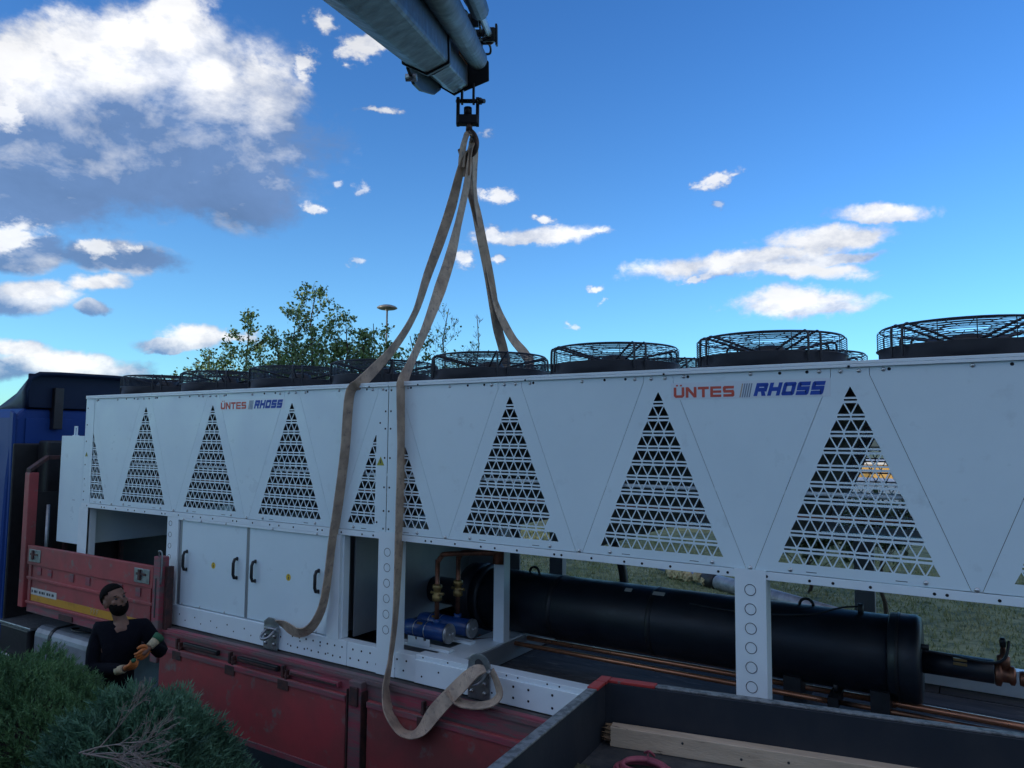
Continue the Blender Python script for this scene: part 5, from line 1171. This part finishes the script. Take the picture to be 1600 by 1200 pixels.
tree('young_tree', 'broad low tree left of the tallest one, its top below the spike', gp(462, 9.1), at(462, 510, 1, 9.1), 2.8, 41, 18, 12, .10, .2)
tree('young_tree', 'broad low tree right of the tallest one, left of the mushroom lamp', gp(540, 9.1), at(542, 505, 1, 9.1), 2.8, 42, 18, 12, .10, .2)
tw = MB(); q0 = at(310, 585, 1, 10); q1 = at(262, 537, 1, 10); tw.tube(smoothpath([q0+Vector((.5, 0, -.8)), q0, q0.lerp(q1, .5)+Vector((0, 0, .05)), q1]), .012, 4)
# darker bushes on the lawn seen below the chiller and through the grilles
tree('shrub', 'small dark leafy shrub on the lawn behind the right end of the evaporator', at(1385, 960, 2, GZ), at(1380, 800, 1, 9.4), 1.3, 31, 16, 30, .12, group='shrubs on the lawn', lm='hedge', th_=.04)
tree('shrub', 'dark leafy shrub on the lawn left of the rear post, behind the black pipe', at(1265, 925, 2, GZ), at(1255, 840, 1, 10.5), 1.6, 33, 18, 34, .13, group='shrubs on the lawn', lm='hedge', th_=.04)

# mushroom lamp
lp = at(605, 480, 1, 14)
lt = thing('street_lamp', 'mushroom topped lamp post rising behind the trees', 'street lamp', (lp.x, lp.y, GZ))
MB().tube([(lp.x, lp.y, GZ), (lp.x, lp.y, lp.z-.04)], [.06, .03], 12).build('post', M['lampmetal'], lt)
MB().lathe((lp.x, lp.y, lp.z-.09), (0, 0, 1), [(0, .10), (.02, .28), (.05, .35), (.075, .35), (.12, .29), (.16, .17), (.175, .02)], 32).build('lamp_head', M['lampmetal'], lt)
MB().lathe((lp.x, lp.y, lp.z-.12), (0, 0, 1), [(0, .06), (.028, .08)], 16).build('lens', M['label'], lt)
# lagged pipe lying on the lawn
ppA, ppB = at(1035, 886, 2, GZ+.14), at(1255, 946, 2, GZ+.14)
pl = thing('lagged_pipe', 'grey lagged pipe with torn yellow wool and blue end on the lawn', 'pipe', ((ppA.x+ppB.x)/2, (ppA.y+ppB.y)/2, GZ))
ax_ = (ppB-ppA).normalized(); LL = (ppB-ppA).length
put('lagging', MB().lathe(ppA+ax_*LL*.45, ax_, [(0, .12), (.04, .16), (LL*.2, .165), (LL*.45, .155), (LL*.9, .12)], 20).mesh('lagging'), M['foil'], pl)
put('band', MB().lathe(ppA+ax_*LL*.36, ax_, [(0, .155), (.06, .18), (LL*.07, .18), (LL*.09, .15)], 20).mesh('band'), M['plastic'], pl)
put('wrap', MB().lathe(ppA-ax_*.1, ax_, [(0, .07), (.02, .09), (LL*.38, .10)], 16).mesh('wrap'), M['bluewrap'], pl)
b_ = bmesh.new()
for q in range(7):
    c_ = ppA+ax_*LL*(.08+.045*q)+Vector((random.uniform(-.1, .1), -.14+random.uniform(-.05, .05), random.uniform(-.06, .04))); r_ = random.uniform(.1, .17)
    rs_ = bmesh.ops.create_icosphere(b_, subdivisions=3, radius=r_)
    for v in rs_['verts']: n3 = math.sin(v.co.x*60+q)*math.sin(v.co.y*50)*math.sin(v.co.z*55); v.co = c_+v.co*(1+.25*n3)
wme = bpy.data.meshes.new('mineral_wool'); b_.to_mesh(wme); b_.free(); put('mineral_wool', wme, M['wool'], pl)

# low building and parked van across the lawn
fb = thing('low_building', 'low white building with an ochre fascia beyond the lawn, seen through the right grille', 'building', (4.5, 34, GZ))
fx0, fx1 = -7, 13
MB().box(fx0, fx1, 34, 42, GZ, .15).build('wall', M['whitewall'], fb)
MB().box(fx0-.2, fx1+.2, 33.8, 42.2, .155, .95).build('fascia', M['yelwall'], fb)
MB().box(fx0-.3, fx1+.3, 33.6, 42.4, .955, 1.08).build('roof', M['whitewall'], fb)
wdm = MB().box(-.6, .6, -.03, .02, 0, .8).mesh('window')
for i in range(8): put('window', wdm, M['glass'], fb, loc=(fx0+1.4+i*2.4-4.5, -.0, .55))
vn = thing('parked_van', 'white panel van parked on the far side of the lawn', 'van', (5.6, 27, GZ))
vx = 5.3
MB().prism([(vx-2.3, 26.2, GZ+.3), (vx+2.3, 26.2, GZ+.3), (vx+2.3, 26.2, GZ+1.0), (vx+1.7, 26.2, GZ+1.15), (vx+1.2, 26.2, GZ+1.85), (vx-2.2, 26.2, GZ+1.9), (vx-2.3, 26.2, GZ+1.7)], (0, 1.7, 0)).build('body', M['whitewall'], vn, .08)
MB().prism([(vx+.35, 26.19, GZ+1.15), (vx+1.5, 26.19, GZ+1.15), (vx+1.15, 26.19, GZ+1.7), (vx+.35, 26.19, GZ+1.7)], (0, -.01, 0)).build('window', M['glass'], vn)
for x in (-1.4, 1.45):
    wo = MB().lathe((vx+x, 26.15, GZ+.33), (0, 1, 0), [(0, .22), (0, .3), (.03, .33), (.2, .33), (.2, .2)], 20).build('wheel', M['tyre'], vn)
    q = MB().lathe((vx+x, 26.12, GZ+.33), (0, 1, 0), [(0, .18), (.05, .2)], 16).build('rim', M['tank'], wo)
# clipped hedge in front of them
hn_ = 26000; hx = rng.uniform(-9, 4.2, hn_); hy = rng.uniform(23.2, 24.4, hn_); hz = GZ+rng.random(hn_)**.6*1.0
Lp = np.stack([hx, hy, hz], 1); d1_ = rng.normal(size=(hn_, 3)); d1_ /= np.linalg.norm(d1_, axis=1)[:, None]; w_ = np.cross(d1_, rng.normal(size=(hn_, 3))); w_ /= np.linalg.norm(w_, axis=1)[:, None]
hd_t = thing('hedge', 'low dark clipped hedge across the far side of the lawn', 'hedge', (-2.4, 23.8, GZ))
put('foliage', np_mesh('foliage', np.stack([Lp, Lp+d1_*.06+w_*.04, Lp+d1_*.12, Lp+d1_*.06-w_*.04], 1).reshape(-1, 3), 4), M['hedge'], hd_t, kind='stuff')
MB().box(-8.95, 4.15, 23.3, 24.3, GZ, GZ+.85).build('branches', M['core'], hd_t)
